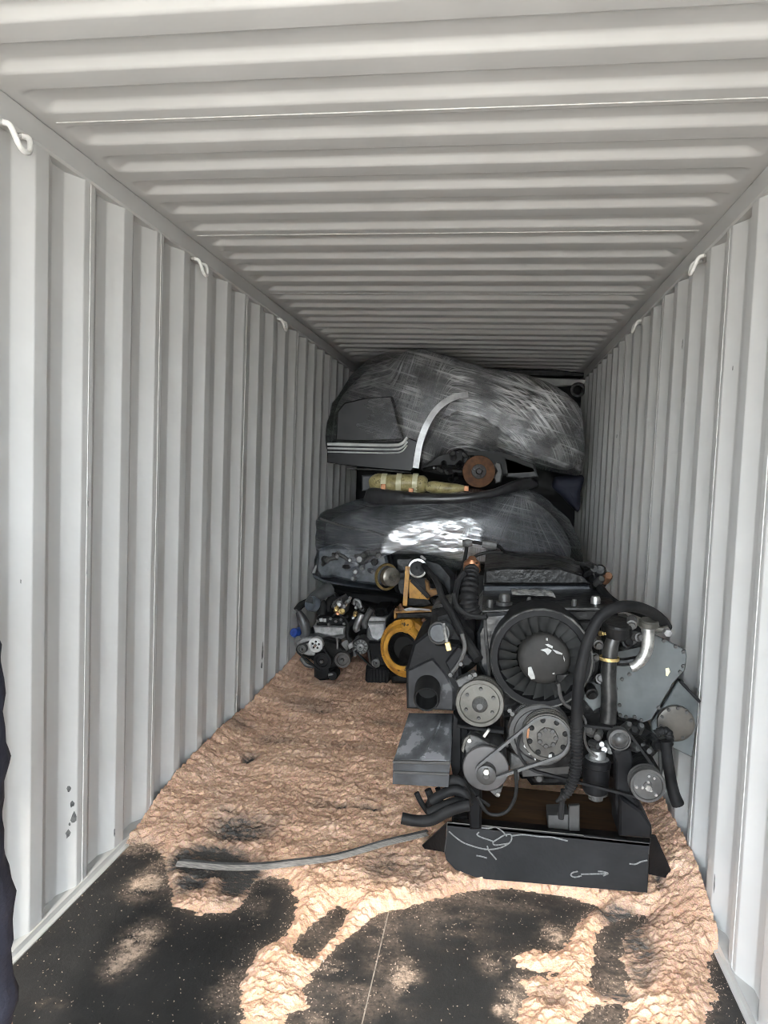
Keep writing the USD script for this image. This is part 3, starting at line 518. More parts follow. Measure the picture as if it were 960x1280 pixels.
part(sp, 'paint_chip', slab([e(x, y, 3.376) for x, y in [(842, 408), (852, 406), (856, 418), (848, 432), (843, 430)]], (0, .006, 0), .0005), noisy('cream_chip', (.55, .5, .3), (.65, .6, .4), 30), 'cream paint flake on the plate')
p2 = part(eng, 'corner_plate', eo([(884, 442), (945, 506), (938, 580), (924, 682), (838, 640), (800, 610), (800, 575), (850, 500)], 3.42, .03, .004), PLATE, 'tilted grey corner plate beside the wall')
part(p2, 'plate_edge', bar(e(884, 444, 3.40), e(945, 508, 3.40), .03, .012), BLKP)
cv = part(p2, 'round_cover', lathe([(0, .014), (er(46, 3.4), .014), (er(54, 3.4), .008), (er(54, 3.4), -.02), (0, -.02)], e(873, 576, 3.405), n=36), PLATE2, 'brownish round bolted cover')
for i in range(9):
    a = .2 + i*.62; part(cv, 'bolt', bolt(e(873 + 47*math.cos(a), 576 - 47*math.sin(a), 3.396), .008, .007), DKGREY)
part(eng, 'lower_gearcase', eo([(690, 575), (760, 580), (820, 625), (830, 660), (800, 690), (740, 700), (700, 640)], 3.36, .35, .02), OILY)
for x, y, r in ((722, 585, .016), (745, 600, .02), (765, 590, .014), (770, 640, .022), (795, 655, .016), (745, 650, .018), (812, 640, .024)):
    part(eng, 'pipe_union', lathe([(0, .03), (r*.6, .03), (r, .02), (r, -.06), (0, -.06)], e(x, y, 3.30), (rnd.uniform(-.5, .5), -1, rnd.uniform(-.2, .8)), 10), DKAL if r < .019 else OILY)
part(eng, 'ribbed_hose', et([(812, 610), (830, 600), (850, 605), (852, 640), (838, 660)], 3.28, .02, n=12, ribs=.014), RUB)
part(eng, 'drain_hose', et([(842, 630), (848, 690), (858, 750), (868, 795), (880, 826)], 3.26, [.022, .024, .024, .026, .028], n=12), RUB, 'flat black hose hanging at the right end')
part(eng, 'drain_hose', et([(825, 650), (828, 700), (822, 740)], 3.3, .012, n=8), DKAL)
# left side: intake hose, cap, exhaust housing and box
part(eng, 'intake_hose', et([(247, 92), (240, 150), (236, 200), (248, 250)], [3.45, 3.35, 3.3, 3.3], [.034, .042, .045, .046], n=16, ribs=.024), RUB)
part(eng, 'hose_fitting', lathe([(0, .03), (.016, .03), (.022, .015), (.034, .005), (.036, -.03), (0, -.03)], e(246, 86, 3.45), (0, -.5, 1), 14), COPPER)
part(eng, 'fuel_pipe', et([(200, 190), (212, 130), (226, 60), (232, 22), (244, 18), (285, 24), (320, 30)], 3.5, .009, n=8), OILY)
part(eng, 'pipe_joint', lathe([(0, .03), (.016, .03), (.02, 0), (.016, -.03), (0, -.03)], e(300, 27, 3.5), (1, 0, -.1), 10), DKAL)
part(eng, 'pipe_joint', lathe([(0, .02), (.014, .02), (.018, 0), (.014, -.02), (0, -.02)], e(232, 22, 3.5), (1, 0, .1), 10), DKAL)
part(eng, 'fuel_pipe', et([(300, 26), (330, 32), (350, 50), (420, 62), (500, 68), (560, 80), (620, 96)], [3.5, 3.7], .009, n=8), OILY)
part(eng, 'fuel_pipe', et([(235, 80), (265, 58), (310, 50), (340, 52)], 3.5, .008, n=8), OILY)
part(eng, 'breather_hose', et([(110, 105), (138, 140), (155, 190), (185, 240), (215, 300), (240, 340), (266, 380)], [3.5, 3.3, 3.16], [.014, .016, .022, .024], n=10), RUB)
part(eng, 'breather_hose', et([(190, 175), (200, 215), (240, 245), (290, 250)], 3.26, .012, n=8), RUB)
part(eng, 'breather_hose', et([(215, 300), (224, 340), (216, 370), (200, 400), (185, 420)], 3.14, .010, n=8), DKAL)
part(eng, 'breather_hose', et([(205, 240), (196, 200), (205, 140), (225, 110)], 3.35, .016, n=8), RUB)
part(eng, 'manifold', eo([(120, 230), (180, 215), (250, 300), (262, 400), (200, 450), (130, 420), (110, 330)], 3.3, .35, .03), OILY)
part(eng, 'filler_cap', lathe([(0, .03), (er(26, 3.2), .03), (er(31, 3.2), .024), (er(33, 3.2), .01), (er(33, 3.2), -.06), (0, -.06)], e(148, 297, 3.16), (-.15, -1, .1), 30), noisy('cap_grey', (.03, .032, .035), (.05, .054, .058), 8, (.25, .4)))
part(eng, 'cap_rim', lathe([(er(30, 3.2), .028), (er(34, 3.2), .026), (er(35, 3.2), .014), (er(33, 3.2), .012)], e(148, 297, 3.16), (-.15, -1, .1), 30, close='loop'), DKGREY)
part(eng, 'sender_tube', et([(158, 268), (165, 310), (172, 335)], 3.11, .008, n=8), SILV)
part(eng, 'sender_nut', bar(e(170, 326, 3.11), e(177, 352, 3.11), .020), BRASS)
hs = part(eng, 'exhaust_housing', eo([(42, 412), (66, 330), (122, 288), (140, 330), (205, 335), (215, 470), (196, 540), (45, 532)], 3.2, .45, .01), BLKP)
part(hs, 'housing_front', eo([(46, 414), (125, 377), (165, 425), (190, 470), (190, 538), (48, 530)], 3.185, .04, .006), noisy('scuffed_housing', (.010, .010, .011), (.024, .024, .026), 6, (.4, .55), 0, .001, 50, lo=.4, hi=.6, spec=.2, c3=(.07, .07, .072), t3=.62))
part(hs, 'tube_outlet', lathe([(er(33, 3.1), -.25), (er(34, 3.1), .0), (er(38, 3.1), .003), (er(41, 3.1), -.004), (er(41, 3.1), -.26)], e(106, 503, 3.06), (.05, -1, -.12), 36), RUB)
part(hs, 'tube_inside', lathe([(0, 0), (er(36, 3.1), 0), (er(36, 3.1), -.01), (0, -.01)], e(106, 500, 3.18), (.05, -1, -.12), 24), noisy('tube_depth_dark', (.003, .003, .003), (.006, .006, .006), 5, (.9, 1)))  # near-black disc painted as the shaded depth of the tube
part(hs, 'clamp_bracket', eo([(165, 390), (205, 340), (250, 385), (236, 400), (205, 400), (190, 440)], 3.15, .04, .004), BLKP)
for q in ((180, 425), (212, 392), (240, 430), (255, 425), (362, 535), (370, 545)): part(eng, 'bolt', bolt(e(*q, 3.14), .010, .012), DKAL)
part(eng, 'bearing_bracket', eo([(195, 445), (250, 420), (262, 430), (235, 455), (205, 470)], 3.14, .05, .004), DKAL)
Yb0, Yb1 = 3.02, 3.36
tl, tr, bl, br = e(52, 543, Yb1), e(187, 545, Yb1), e(4, 690, Yb0), e(180, 694, Yb0)
fbl, fbr = e(2, 760, Yb0), e(173, 770, Yb0)
low = np.array([tl, tr]); low[:, 2] = min(fbl[2], fbr[2]) + .03
bx = part(eng, 'exhaust_box', slab([bl, br, tr, tl], (.002, .01, -.012), .004), SCUFF, 'scuffed sloping lid of the black sheet-metal box')
part(bx, 'box_body', TM(np.array([bl, br, tr, tl, fbl, fbr, low[1], low[0]]) - [0, 0, .004], quads([[0, 4, 5, 1], [1, 5, 6, 2], [2, 6, 7, 3], [3, 7, 4, 0], [4, 7, 6, 5], [0, 1, 2, 3]])), noisy('box_sheet', (.018, .019, .021), (.036, .038, .042), 9, (.35, .5), .2, .0015, 30), smooth=False)
part(bx, 'lid_lip', cat([bar(bl + [0, -.004, -.004], br + [0, -.004, -.004], .010, .012), bar((bl+fbl)/2 + [0, -.003, 0], (br+fbr)/2 + [0, -.003, 0], .006, .01)]), DKGREY)
part(bx, 'lid_crease', tube([e(150, 570, 3.30), e(125, 620, 3.18), e(98, 682, 3.045)], .007, 8), SCUFF)
part(eng, 'box_bracket', eo([(188, 545), (212, 575), (212, 720), (190, 770), (180, 690)], 3.2, .1, .004), BLKP)
part(eng, 'side_shield', eo([(200, 560), (232, 560), (240, 740), (205, 745)], 3.24, .1, .004), BLKP)
for pts, Y, r in (([(30, 868), (70, 876), (120, 874), (170, 848), (215, 832), (240, 828)], 2.98, .024), ([(115, 855), (150, 838), (200, 822), (235, 830)], 3.02, .026), ([(235, 828), (225, 795), (195, 782), (160, 792), (120, 815)], 3.04, .022), ([(228, 800), (212, 762), (185, 752), (165, 765)], 3.08, .024), ([(75, 790), (90, 820), (110, 850)], 3.1, .012), ([(110, 780), (120, 810), (108, 840), (130, 860)], 3.12, .016), ([(140, 775), (150, 810), (130, 840)], 3.14, .012)):
    part(eng, 'lower_hose', et(pts, Y, r, n=12), RUB)
part(eng, 'loop_cable', et([(262, 800), (288, 846), (318, 858), (352, 848), (376, 812), (383, 770), (380, 720)], 3.06, .008, n=8), RUB)
part(eng, 'lower_wiring', et([(240, 690), (225, 740), (250, 790), (300, 830)], 3.16, .008, n=6), RUB)
part(eng, 'valve_gear', eo([(590, 100), (620, 90), (660, 110), (672, 140), (650, 175), (612, 165)], 3.8, .2, .03), OILY)
for x, y, r, m in ((618, 100, .022, OILY), (640, 108, .026, OILY), (660, 130, .020, RUST), (636, 140, .018, DKGREY), (605, 115, .014, OILY)):
    part(eng, 'rocker_fitting', lathe([(0, .04), (r*.7, .04), (r, .03), (r, -.03), (0, -.03)], e(x, y, 3.76), (rnd.uniform(-.5, .5), -1, rnd.uniform(-.2, .6)), 10), m)
part(eng, 'return_hose', et([(640, 160), (665, 190), (700, 215), (740, 225), (800, 250)], [3.75, 3.4], .022, n=10), RUB)
part(eng, 'cooling_fins', cat([bar(e(305, y, 3.39), e(620, y-6, 3.39), .010, .02) for y in (242, 252, 262)]), OILY)

F1 = lambda x, y: (480 + x*.39583, 980 + y*.39583)
def g(x, y, Y): return px(*F1(x, y), Y)
part(None, 'shade_board', box((.60, 3.22, .098), (.68, .62, .018), .004), noisy('shade_brown', (.045, .026, .014), (.085, .05, .027), 5, (.7, .85), 0, .001, 40, stretch=(1, 6, 1), spec=.2), 'smooth brown board added as the shade on the shavings under the large truck engine', cat='board')  # dark brown sheet added to stand for the engine's shade on the shavings
frm = thing('engine_frame', 'black steel frame with chalk scribbles under the large truck engine', 'frame', (.6, 3.2, 0))
FYP = 2.82
part(frm, 'front_plate', slab([g(*p, FYP) for p in [(200, 122), (630, 163), (840, 187), (832, 345), (300, 300), (225, 272), (196, 240), (190, 214)]], (0, .012, 0), .003), noisy('frame_black', (.009, .009, .0095), (.017, .017, .018), 5, (.55, .7), 0, .0008, 60, spec=.22))
part(frm, 'top_flange', slab([g(200, 122, FYP), g(262, 104, FYP+.14), g(850, 160, FYP+.14), g(840, 187, FYP)], (0, .0, -.012), .003), BLKP)
part(frm, 'flange_edge', tube([g(200, 121, FYP-.001), g(630, 162, FYP-.001)], .0022, 6, 0), GREYM, 'thin paler edge')  # paler line along the top edge of the plate
part(frm, 'flange_edge', tube([g(632, 166, FYP-.001), g(838, 188, FYP-.001), g(836, 222, FYP-.001)], .0018, 6, 0), DKGREY)
part(frm, 'flange_edge', tube([g(200, 122, FYP-.001), g(197, 170, FYP-.001), g(191, 214, FYP-.001)], .0018, 6, 0), DKGREY)
part(frm, 'end_gusset', slab([g(198, 124, FYP+.004), g(120, 196, FYP+.13), g(128, 206, FYP+.13), g(191, 216, FYP+.004)], (0, .012, 0), .002), BLKP)
part(frm, 'end_gusset', slab([g(838, 162, FYP+.03), g(860, 166, FYP+.06), g(912, 284, FYP+.10), g(892, 298, FYP+.08), g(836, 286, FYP+.03)], (0, .012, 0), .002), BLKP)
part(frm, 'angle_bracket', slab([g(518, 100, 2.90), g(584, 98, 2.90), g(584, 146, 2.90), g(518, 140, 2.90)], (0, .10, 0), .003), DKGREY)
part(frm, 'angle_bracket', slab([g(584, 70, 2.88), g(618, 67, 2.88), g(618, 150, 2.88), g(584, 150, 2.88)], (0, .02, 0), .003), DKGREY)
for sx in (-1, 1):
    x0 = g(240 if sx < 0 else 815, 150, 2.95)[0]
    part(frm, 'side_rail', box((x0, 3.57, .15), (.07, 1.30, .15), .008), BLKP)
part(frm, 'rear_cross_member', box((.6, 4.24, .15), (.75, .08, .15), .008), BLKP)
part(frm, 'engine_mount', eo([(700, 800), (770, 850), (800, 895), (800, 935), (700, 925)], 3.12, .2, .008), BLKP)
part(frm, 'engine_mount', eo([(225, 745), (275, 760), (275, 905), (240, 905)], 3.16, .2, .008), BLKP)
for pts in ([(205, 150), (235, 175), (262, 190), (320, 206), (365, 202), (398, 184), (402, 162), (384, 160), (362, 172), (345, 184), (352, 193), (392, 188)], [(300, 137), (330, 140), (352, 136), (372, 148), (388, 165)], [(402, 164), (440, 160), (490, 166), (530, 168), (580, 180)],
            [(326, 196), (332, 212), (344, 226), (355, 239)], [(292, 226), (308, 229), (325, 234)], [(312, 276), (612, 276)][:0] or [(612, 276), (596, 280), (590, 288), (602, 294), (624, 290)], [(622, 285), (660, 284), (706, 283), (692, 277), (676, 276)], [(692, 290), (708, 283)], [(775, 252), (795, 253), (812, 245), (832, 241)], [(300, 152), (294, 160), (306, 168), (330, 176), (346, 182)]):
    part(frm, 'chalk_mark', flat_strip([g(x, y, FYP-.0012) for x, y in pts], .005, .0015, (0, -1, 0)), CHALK, 'grey chalk scribble')
# ------------------------------------------------------------------ the two small engines and the yellow one
C5 = lambda x, y: (350 + x/4.5714, 680 + y/4.5714)
def c(x, y, Y): return px(*C5(x, y), Y)
def co(pts, Y, d, b=.004): return pslab([C5(*p) for p in pts], Y, d, b)
def cr(r, Y): return r/4.5714*mscale(Y)
def ct(pts, Y, r, **k):
    Ys = np.interp(np.linspace(0, 1, len(pts)), np.linspace(0, 1, len(Y)), Y) if np.ndim(Y) else [Y]*len(pts)
    return tube([c(x, y, q) for (x, y), q in zip(pts, Ys)], r, **k)
def cwheel(T_, q, Y, r, mat, rim=None, name='pulley', spokes=0, label=None):
    cc, R = c(*q, Y), cr(r, Y)
    w = part(T_, name, lathe([(0, .008), (R*.18, .008), (R*.25, -.004), (R*.62, -.006), (R*.70, .0), (R*.97, .0), (R, -.004), (R*.92, -.014), (R, -.024), (R, -.045), (0, -.045)], cc, n=36), mat, label)
    part(w, 'center_bolt', bolt(cc - [0, .008, 0], R*.22, .012), CHROME if rim is CHROME else DKAL)
    for i in range(spokes):
        a = 2*math.pi*i/spokes + .3; part(w, 'hole', lathe([(0, .002), (R*.13, .002), (R*.16, 0)], cc + [R*.44*math.cos(a), .005, R*.44*math.sin(a)], n=10), OILY)
    return w
Y1 = 4.96
ce = thing('car_engine', 'small car engine with a white sticker and silver pulley beside the left wall', 'engine', tuple(c(280, 780, 5.1)))
part(ce, 'engine_block', co([(190, 470), (372, 472), (380, 560), (372, 700), (200, 700), (186, 560)], Y1+.05, .45, .012), DKAL)
part(ce, 'cylinder_head', co([(186, 468), (372, 472), (366, 520), (300, 530), (196, 510)], Y1, .42, .01), ALU)
vc = part(ce, 'valve_cover', co([(205, 424), (222, 412), (366, 418), (374, 468), (208, 466)], Y1-.01, .42, .012), BLKP)
part(vc, 'sticker', co([(225, 426), (243, 424), (246, 444), (227, 444)], Y1-.014, .003, .0005), WHITE, 'small white paper sticker')
part(vc, 'sticker', co([(247, 427), (264, 427), (264, 446), (249, 446)], Y1-.014, .003, .0005), WHITE, 'small white paper sticker')
for q in ((216, 440), (290, 425), (350, 430), (366, 455), (280, 458), (320, 440)): part(vc, 'bolt', bolt(c(*q, Y1-.012), .012, .01), DKAL)
part(ce, 'timing_cover', co([(200, 560), (262, 545), (330, 560), (372, 610), (392, 668), (330, 710), (230, 712), (190, 660)], Y1-.05, .1, .015), OILY)
part(ce, 'oil_pan', co([(190, 690), (288, 690), (300, 740), (272, 780), (225, 784), (192, 762)], Y1-.02, .40, .02), BLKP)
part(ce, 'oil_filter', lathe([(0, .02), (.03, .02), (.036, .01), (.036, -.08), (0, -.08)], c(304, 748, Y1-.03), n=20), BLKP)
part(ce, 'filter_clip', co([(275, 742), (300, 738), (302, 750), (277, 754)], Y1-.08, .01, .002), ALU)
cwheel(ce, (203, 578), Y1-.12, 45, noisy('pulley_white', (.30, .30, .30), (.52, .52, .51), 14, (.3, .45), .3), CHROME, spokes=5, label='bright silver pulley with holes')
cwheel(ce, (240, 670), Y1-.10, 52, BLKP, spokes=0)
cwheel(ce, (356, 664), Y1-.10, 48, noisy('dark_pulley', (.03, .028, .027), (.06, .055, .05), 12, (.4, .6), .2), spokes=0)
cwheel(ce, (125, 602), Y1-.11, 28, DKAL, spokes=0)
part(ce, 'drive_belt', (lambda u: flat_strip(np.stack([u[:, 0], np.full(len(u), Y1-.10), u[:, 1]], 1), .010, .022, (0, 1, 0), 0, True))(np.array(unary_union([sg.Point(*c(*q, Y1-.10)[[0, 2]]).buffer(cr(r, Y1), 12) for q, r in (((125, 602), 30), ((240, 670), 54), ((203, 578), 30))]).convex_hull.exterior.coords)[:-1]), RUB)
part(ce, 'pump_bracket', co([(88, 560), (130, 535), (180, 530), (246, 560), (236, 610), (205, 640), (160, 640), (110, 625)], Y1-.04, .12, .01), ALU)
part(ce, 'steering_pump', lathe([(0, .03), (.03, .03), (.045, .02), (.05, -.06), (0, -.06)], c(118, 560, Y1), (-.3, -1, .2), 18), ALU)
part(ce, 'reservoir_cap', lathe([(0, .03), (.03, .025), (.036, 0), (.036, -.03), (0, -.03)], c(88, 508, Y1+.05), (-.4, -1, .4), 18), BLUEP, 'blue plastic cap')
part(ce, 'reservoir_body', lathe([(0, .0), (.034, 0), (.04, -.05), (.035, -.12), (0, -.12)], c(100, 490, Y1+.08), (-.3, -.4, 1), 18), BLUEP)
part(ce, 'intake_hose', ct([(104, 385), (122, 420), (140, 460), (148, 510), (130, 540)], Y1, [.022, .035, .04, .034, .028], n=12), noisy('hose_grey', (.03, .03, .032), (.07, .07, .072), 9, (.35, .5)))
part(ce, 'air_pipe', ct([(175, 350), (205, 310), (250, 275), (290, 255)], [Y1, Y1+.12], [.050, .052, .048, .05], n=16), noisy('pipe_black', (.03, .032, .034), (.055, .058, .06), 8, (.25, .4)))
part(ce, 'air_pipe_end', lathe([(0, .004), (.040, .004), (.052, .008), (.056, -.004), (.056, -.04), (0, -.04)], c(176, 340, Y1-.02), (-.5, -.8, .3), 24), noisy('pipe_end', (.06, .07, .085), (.10, .115, .13), 8, (.3, .45)))
part(ce, 'intake_manifold', ct([(190, 360), (215, 330), (240, 350), (240, 400)], Y1+.05, .036, n=12), RUB)
part(ce, 'intake_runner', ct([(270, 380), (285, 330), (310, 300)], Y1+.12, .03, n=12), RUB)
part(ce, 'throttle_body', co([(300, 330), (345, 310), (372, 350), (360, 410), (310, 405)], Y1+.03, .2, .012), DKAL)
for x, y, r, m in ((340, 340, .022, ALU), (322, 372, .018, BRASS), (352, 385, .022, BRASS), (330, 395, .016, COPPER), (362, 360, .016, ALU), (386, 330, .014, ALU), (310, 350, .018, DKAL)):
    part(ce, 'sensor', lathe([(0, .04), (r*.6, .04), (r*.7, .015), (r, .012), (r, -.03), (0, -.03)], c(x, y, Y1-.02), (rnd.uniform(-.5, .5), -1, rnd.uniform(-.1, .7)), 10), m)
part(ce, 'bright_pipe', ct([(372, 352), (392, 326), (404, 302)], Y1+.08, .012, n=8), CHROME)
part(ce, 'bright_pipe', ct([(418, 345), (430, 322), (452, 330), (462, 362)], Y1+.1, .014, n=8), ALU)
part(ce, 'dipstick', ct([(328, 600), (328, 560), (326, 535)], Y1-.07, [.007, .007, .012], n=8), ALU)
part(ce, 'side_alternator', lathe([(0, .02), (.03, .02), (.05, .01), (.055, -.08), (0, -.08)], c(385, 585, Y1), (.3, -1, 0), 18), DKAL)
part(ce, 'plug_connector', co([(384, 575), (415, 562), (420, 590), (394, 604)], Y1-.08, .04, .004), ALU)
part(ce, 'wiring_loom', ct([(372, 430), (390, 470), (384, 520), (400, 560), (398, 610), (372, 630)], Y1-.05, .012, n=8), RUB)
part(ce, 'wiring_loom', ct([(300, 410), (330, 395), (365, 420), (392, 412)], Y1-.02, .010, n=8), RUB)
part(ce, 'left_hose', ct([(95, 380), (120, 350), (160, 330)], Y1+.05, .026, n=10), RUB)
part(ce, 'hose_end', lathe([(0, .02), (.014, .02), (.02, 0), (0, 0)], c(92, 388, Y1+.02), (-.3, -1, 0), 12), ALU)
part(ce, 'gearbox', co([(130, 520), (380, 500), (400, 640), (340, 720), (200, 720), (120, 640)], Y1+.5, .3, .03), OILY)
part(ce, 'lower_bracket', ct([(120, 650), (150, 690), (190, 700)], Y1, .016, n=8), DKAL)

Y2 = 5.12
c2 = thing('car_engine', 'second small car engine with a ribbed black oil pan left of the yellow housing', 'engine', tuple(c(550, 800, 5.5)))
part(c2, 'engine_block', co([(494, 470), (640, 470), (650, 600), (620, 720), (510, 700), (488, 560)], Y2+.04, .5, .012), DKAL)
part(c2, 'cylinder_head', co([(492, 452), (600, 448), (604, 530), (560, 560), (520, 540)], Y2, .45, .012), noisy('light_alu', (.20, .205, .21), (.36, .365, .37), 18, (.35, .5), .5, .001, 70))
part(c2, 'valve_cover', co([(500, 425), (520, 415), (612, 418), (606, 446), (498, 446)], Y2, .45, .01), ALU)
part(c2, 'oil_filler', lathe([(0, .02), (.03, .02), (.034, .01), (.034, -.03), (0, -.03)], c(572, 398, Y2+.05), (0, -.4, 1), 18), BLKP)
part(c2, 'top_cover', co([(540, 370), (610, 368), (616, 418), (536, 420)], Y2+.06, .3, .02), BLKP)
pan = part(c2, 'oil_pan', co([(490, 700), (632, 706), (640, 770), (610, 800), (500, 800), (484, 780)], Y2-.04, .42, .016), BLKP)
for x in range(505, 630, 18): part(pan, 'pan_rib', bar(c(x, 718, Y2-.045), c(x, 792, Y2-.045), .012, .014), BLKP)
alt2 = part(c2, 'alternator', lathe([(0, 0), (cr(44, Y2), 0), (cr(48, Y2), -.02), (cr(48, Y2), -.15), (0, -.15)], c(460, 588, Y2-.06)), DKAL)
for i in range(12):
    a = i*.5236; part(alt2, 'cooling_slot', bar(c(460, 588, Y2-.062) + cr(26, Y2)*np.array([math.cos(a), 0, math.sin(a)]), c(460, 588, Y2-.062) + cr(42, Y2)*np.array([math.cos(a), 0, math.sin(a)]), .008, .008), ALU)
cwheel(c2, (458, 590), Y2-.10, 22, ALU)
cwheel(c2, (548, 682), Y2-.06, 27, DKAL)
part(c2, 'drive_belt', flat_strip([c(430, 610, Y2-.09), c(500, 680, Y2-.07), c(545, 712, Y2-.06)], .010, .02, (0, 1, 0), 4), RUB)
part(c2, 'exhaust_pipe', ct([(466, 400), (450, 440), (436, 480), (446, 500)], Y2, [.020, .026, .028, .02], n=12), noisy('heat_shield', (.22, .22, .22), (.38, .38, .375), 10, (.3, .45), .7), 'dull silver curved pipe')
part(c2, 'coolant_pipe', ct([(526, 370), (500, 410), (482, 450), (490, 480)], Y2, .024, n=12), DKAL)
part(c2, 'coolant_pipe', ct([(490, 370), (470, 395), (456, 430)], Y2+.1, .02, n=10), RUB)
part(c2, 'bracket', co([(410, 560), (440, 540), (450, 560), (420, 590)], Y2-.04, .04, .004), ALU)
part(c2, 'stud', ct([(424, 600), (428, 640)], Y2-.05, .012, n=8), ALU)
part(c2, 'timing_cover', co([(500, 560), (600, 560), (610, 700), (520, 700)], Y2-.02, .08, .012), BLKP)
for x, y, r, m in ((455, 350, .02, ALU), (440, 360, .016, ALU), (470, 372, .018, DKAL), (440, 330, .014, ALU), (430, 400, .018, BRASS), (418, 420, .014, ALU), (445, 540, .02, DKAL)):
    part(c2, 'sensor', lathe([(0, .04), (r*.6, .04), (r*.7, .015), (r, .012), (r, -.03), (0, -.03)], c(x, y, Y2+.04), (rnd.uniform(-.5, .5), -1, rnd.uniform(-.1, .7)), 10), m)

Y3 = 4.85
ym = thing('yellow_engine', 'worn yellow flywheel housing and engine behind the large black engine', 'engine', tuple(c(715, 780, 5.1)))
yc = c(722, 594, Y3); yr = cr(176, Y3); AX = (-.38, -.92, .06)
part(ym, 'flywheel_housing', lathe([(yr*.46, -.02), (yr*.50, .03), (yr*.58, .06), (yr*.70, .062), (yr*.78, .048), (yr*.82, .03), (yr*.90, .026), (yr*.97, .016), (yr, -.01), (yr, -.05), (yr*.96, -.08), (yr*.92, -.30), (yr*.46, -.30)], yc, AX, 48, close='loop'), YEL)
part(ym, 'housing_bore', lathe([(0, .015), (yr*.47, .015), (yr*.47, -.02), (0, -.02)], yc, AX, 32), noisy('bore_depth_dark', (.006, .006, .006), (.012, .012, .011), 5, (.8, .9)))  # near-black disc painted as the dark depth of the bore
a_, u_, w_ = frame_of(AX)
part(ym, 'dark_disc', lathe([(0, .066), (yr*.44, .066), (yr*.52, .060), (yr*.54, .03), (0, .03)], yc + np.array([yr*.36, 0, -yr*.34]), AX, 30), OILY)  # raised dark disc that widens the black bore to the lower right
for i in range(14):
    t = i*2*math.pi/14; part(ym, 'bolt', bolt(yc + yr*.91*(math.cos(t)*u_ + math.sin(t)*w_) + a_*.020, .009, .008, AX), YEL)
part(ym, 'dark_ring', lathe([(yr*.40, .03), (yr*.52, .06), (yr*.60, .05), (yr*.50, .0)], yc, AX, 30, close='loop'), OILY)  # dark ring around the lip of the bore
part(ym, 'rear_case', slab([c(600, 470, Y3+.2), c(830, 470, Y3+.2), c(840, 760, Y3+.2), c(620, 770, Y3+.2)], (0, .45, 0), .03), OILY)
sh = part(ym, 'shelf_bracket', co([(650, 382), (890, 376), (892, 388), (664, 396), (664, 424), (650, 432)], Y3-.06, .16, .004), noisy('rusty_yellow', (.13, .06, .02), (.42, .22, .05), 16, (.5, .7), .1, .001, 60), 'rusty yellow mounting bracket')
part(sh, 'bracket_web', co([(668, 398), (880, 390), (880, 418), (668, 424)], Y3-.02, .10, .003), OILY)
part(sh, 'torn_label', co([(700, 372), (740, 362), (790, 366), (856, 372), (860, 384), (800, 378), (720, 384)], Y3-.066, .004, .0008), ALU)
part(ym, 'upright_bar', bar(c(730, 128, Y3-.03), c(714, 352, Y3-.05), .020, .03), YEL)
part(ym, 'triangle_fin', co([(738, 205), (760, 208), (850, 300), (852, 318), (736, 310)], Y3, .02, .003), YEL)
part(ym, 'fin_edge', bar(c(752, 204, Y3-.012), c(852, 306, Y3-.012), .014, .03), OILY)
part(ym, 'fin_base', co([(706, 300), (850, 306), (872, 345), (820, 362), (700, 354)], Y3+.02, .18, .01), OILY)
part(ym, 'lifting_lug', co([(826, 205), (846, 222), (856, 262), (905, 262), (908, 286), (852, 308), (836, 280)], Y3+.10, .08, .006), noisy('lug_yellow', (.12, .06, .02), (.34, .18, .06), 12, (.5, .7)))
part(ym, 'side_panel', co([(790, 300), (910, 300), (920, 560), (800, 560)], Y3+.14, .3, .02), OILY)
part(ym, 'yellow_boss', lathe([(0, .03), (.04, .03), (.05, .015), (.06, 0), (.06, -.05), (0, -.05)], c(735, 470, Y3-.02), (-.3, -1, .6), 20), YEL)
for q in ((668, 372), (690, 350), (700, 365), (820, 432), (826, 460)): part(ym, 'bolt', bolt(c(*q, Y3-.06), .014, .016), RUST)
part(ym, 'base_foot', slab([c(620, 740, Y3), c(760, 740, Y3), c(760, 800, Y3), c(640, 800, Y3)], (0, .5, 0), .02), OILY)
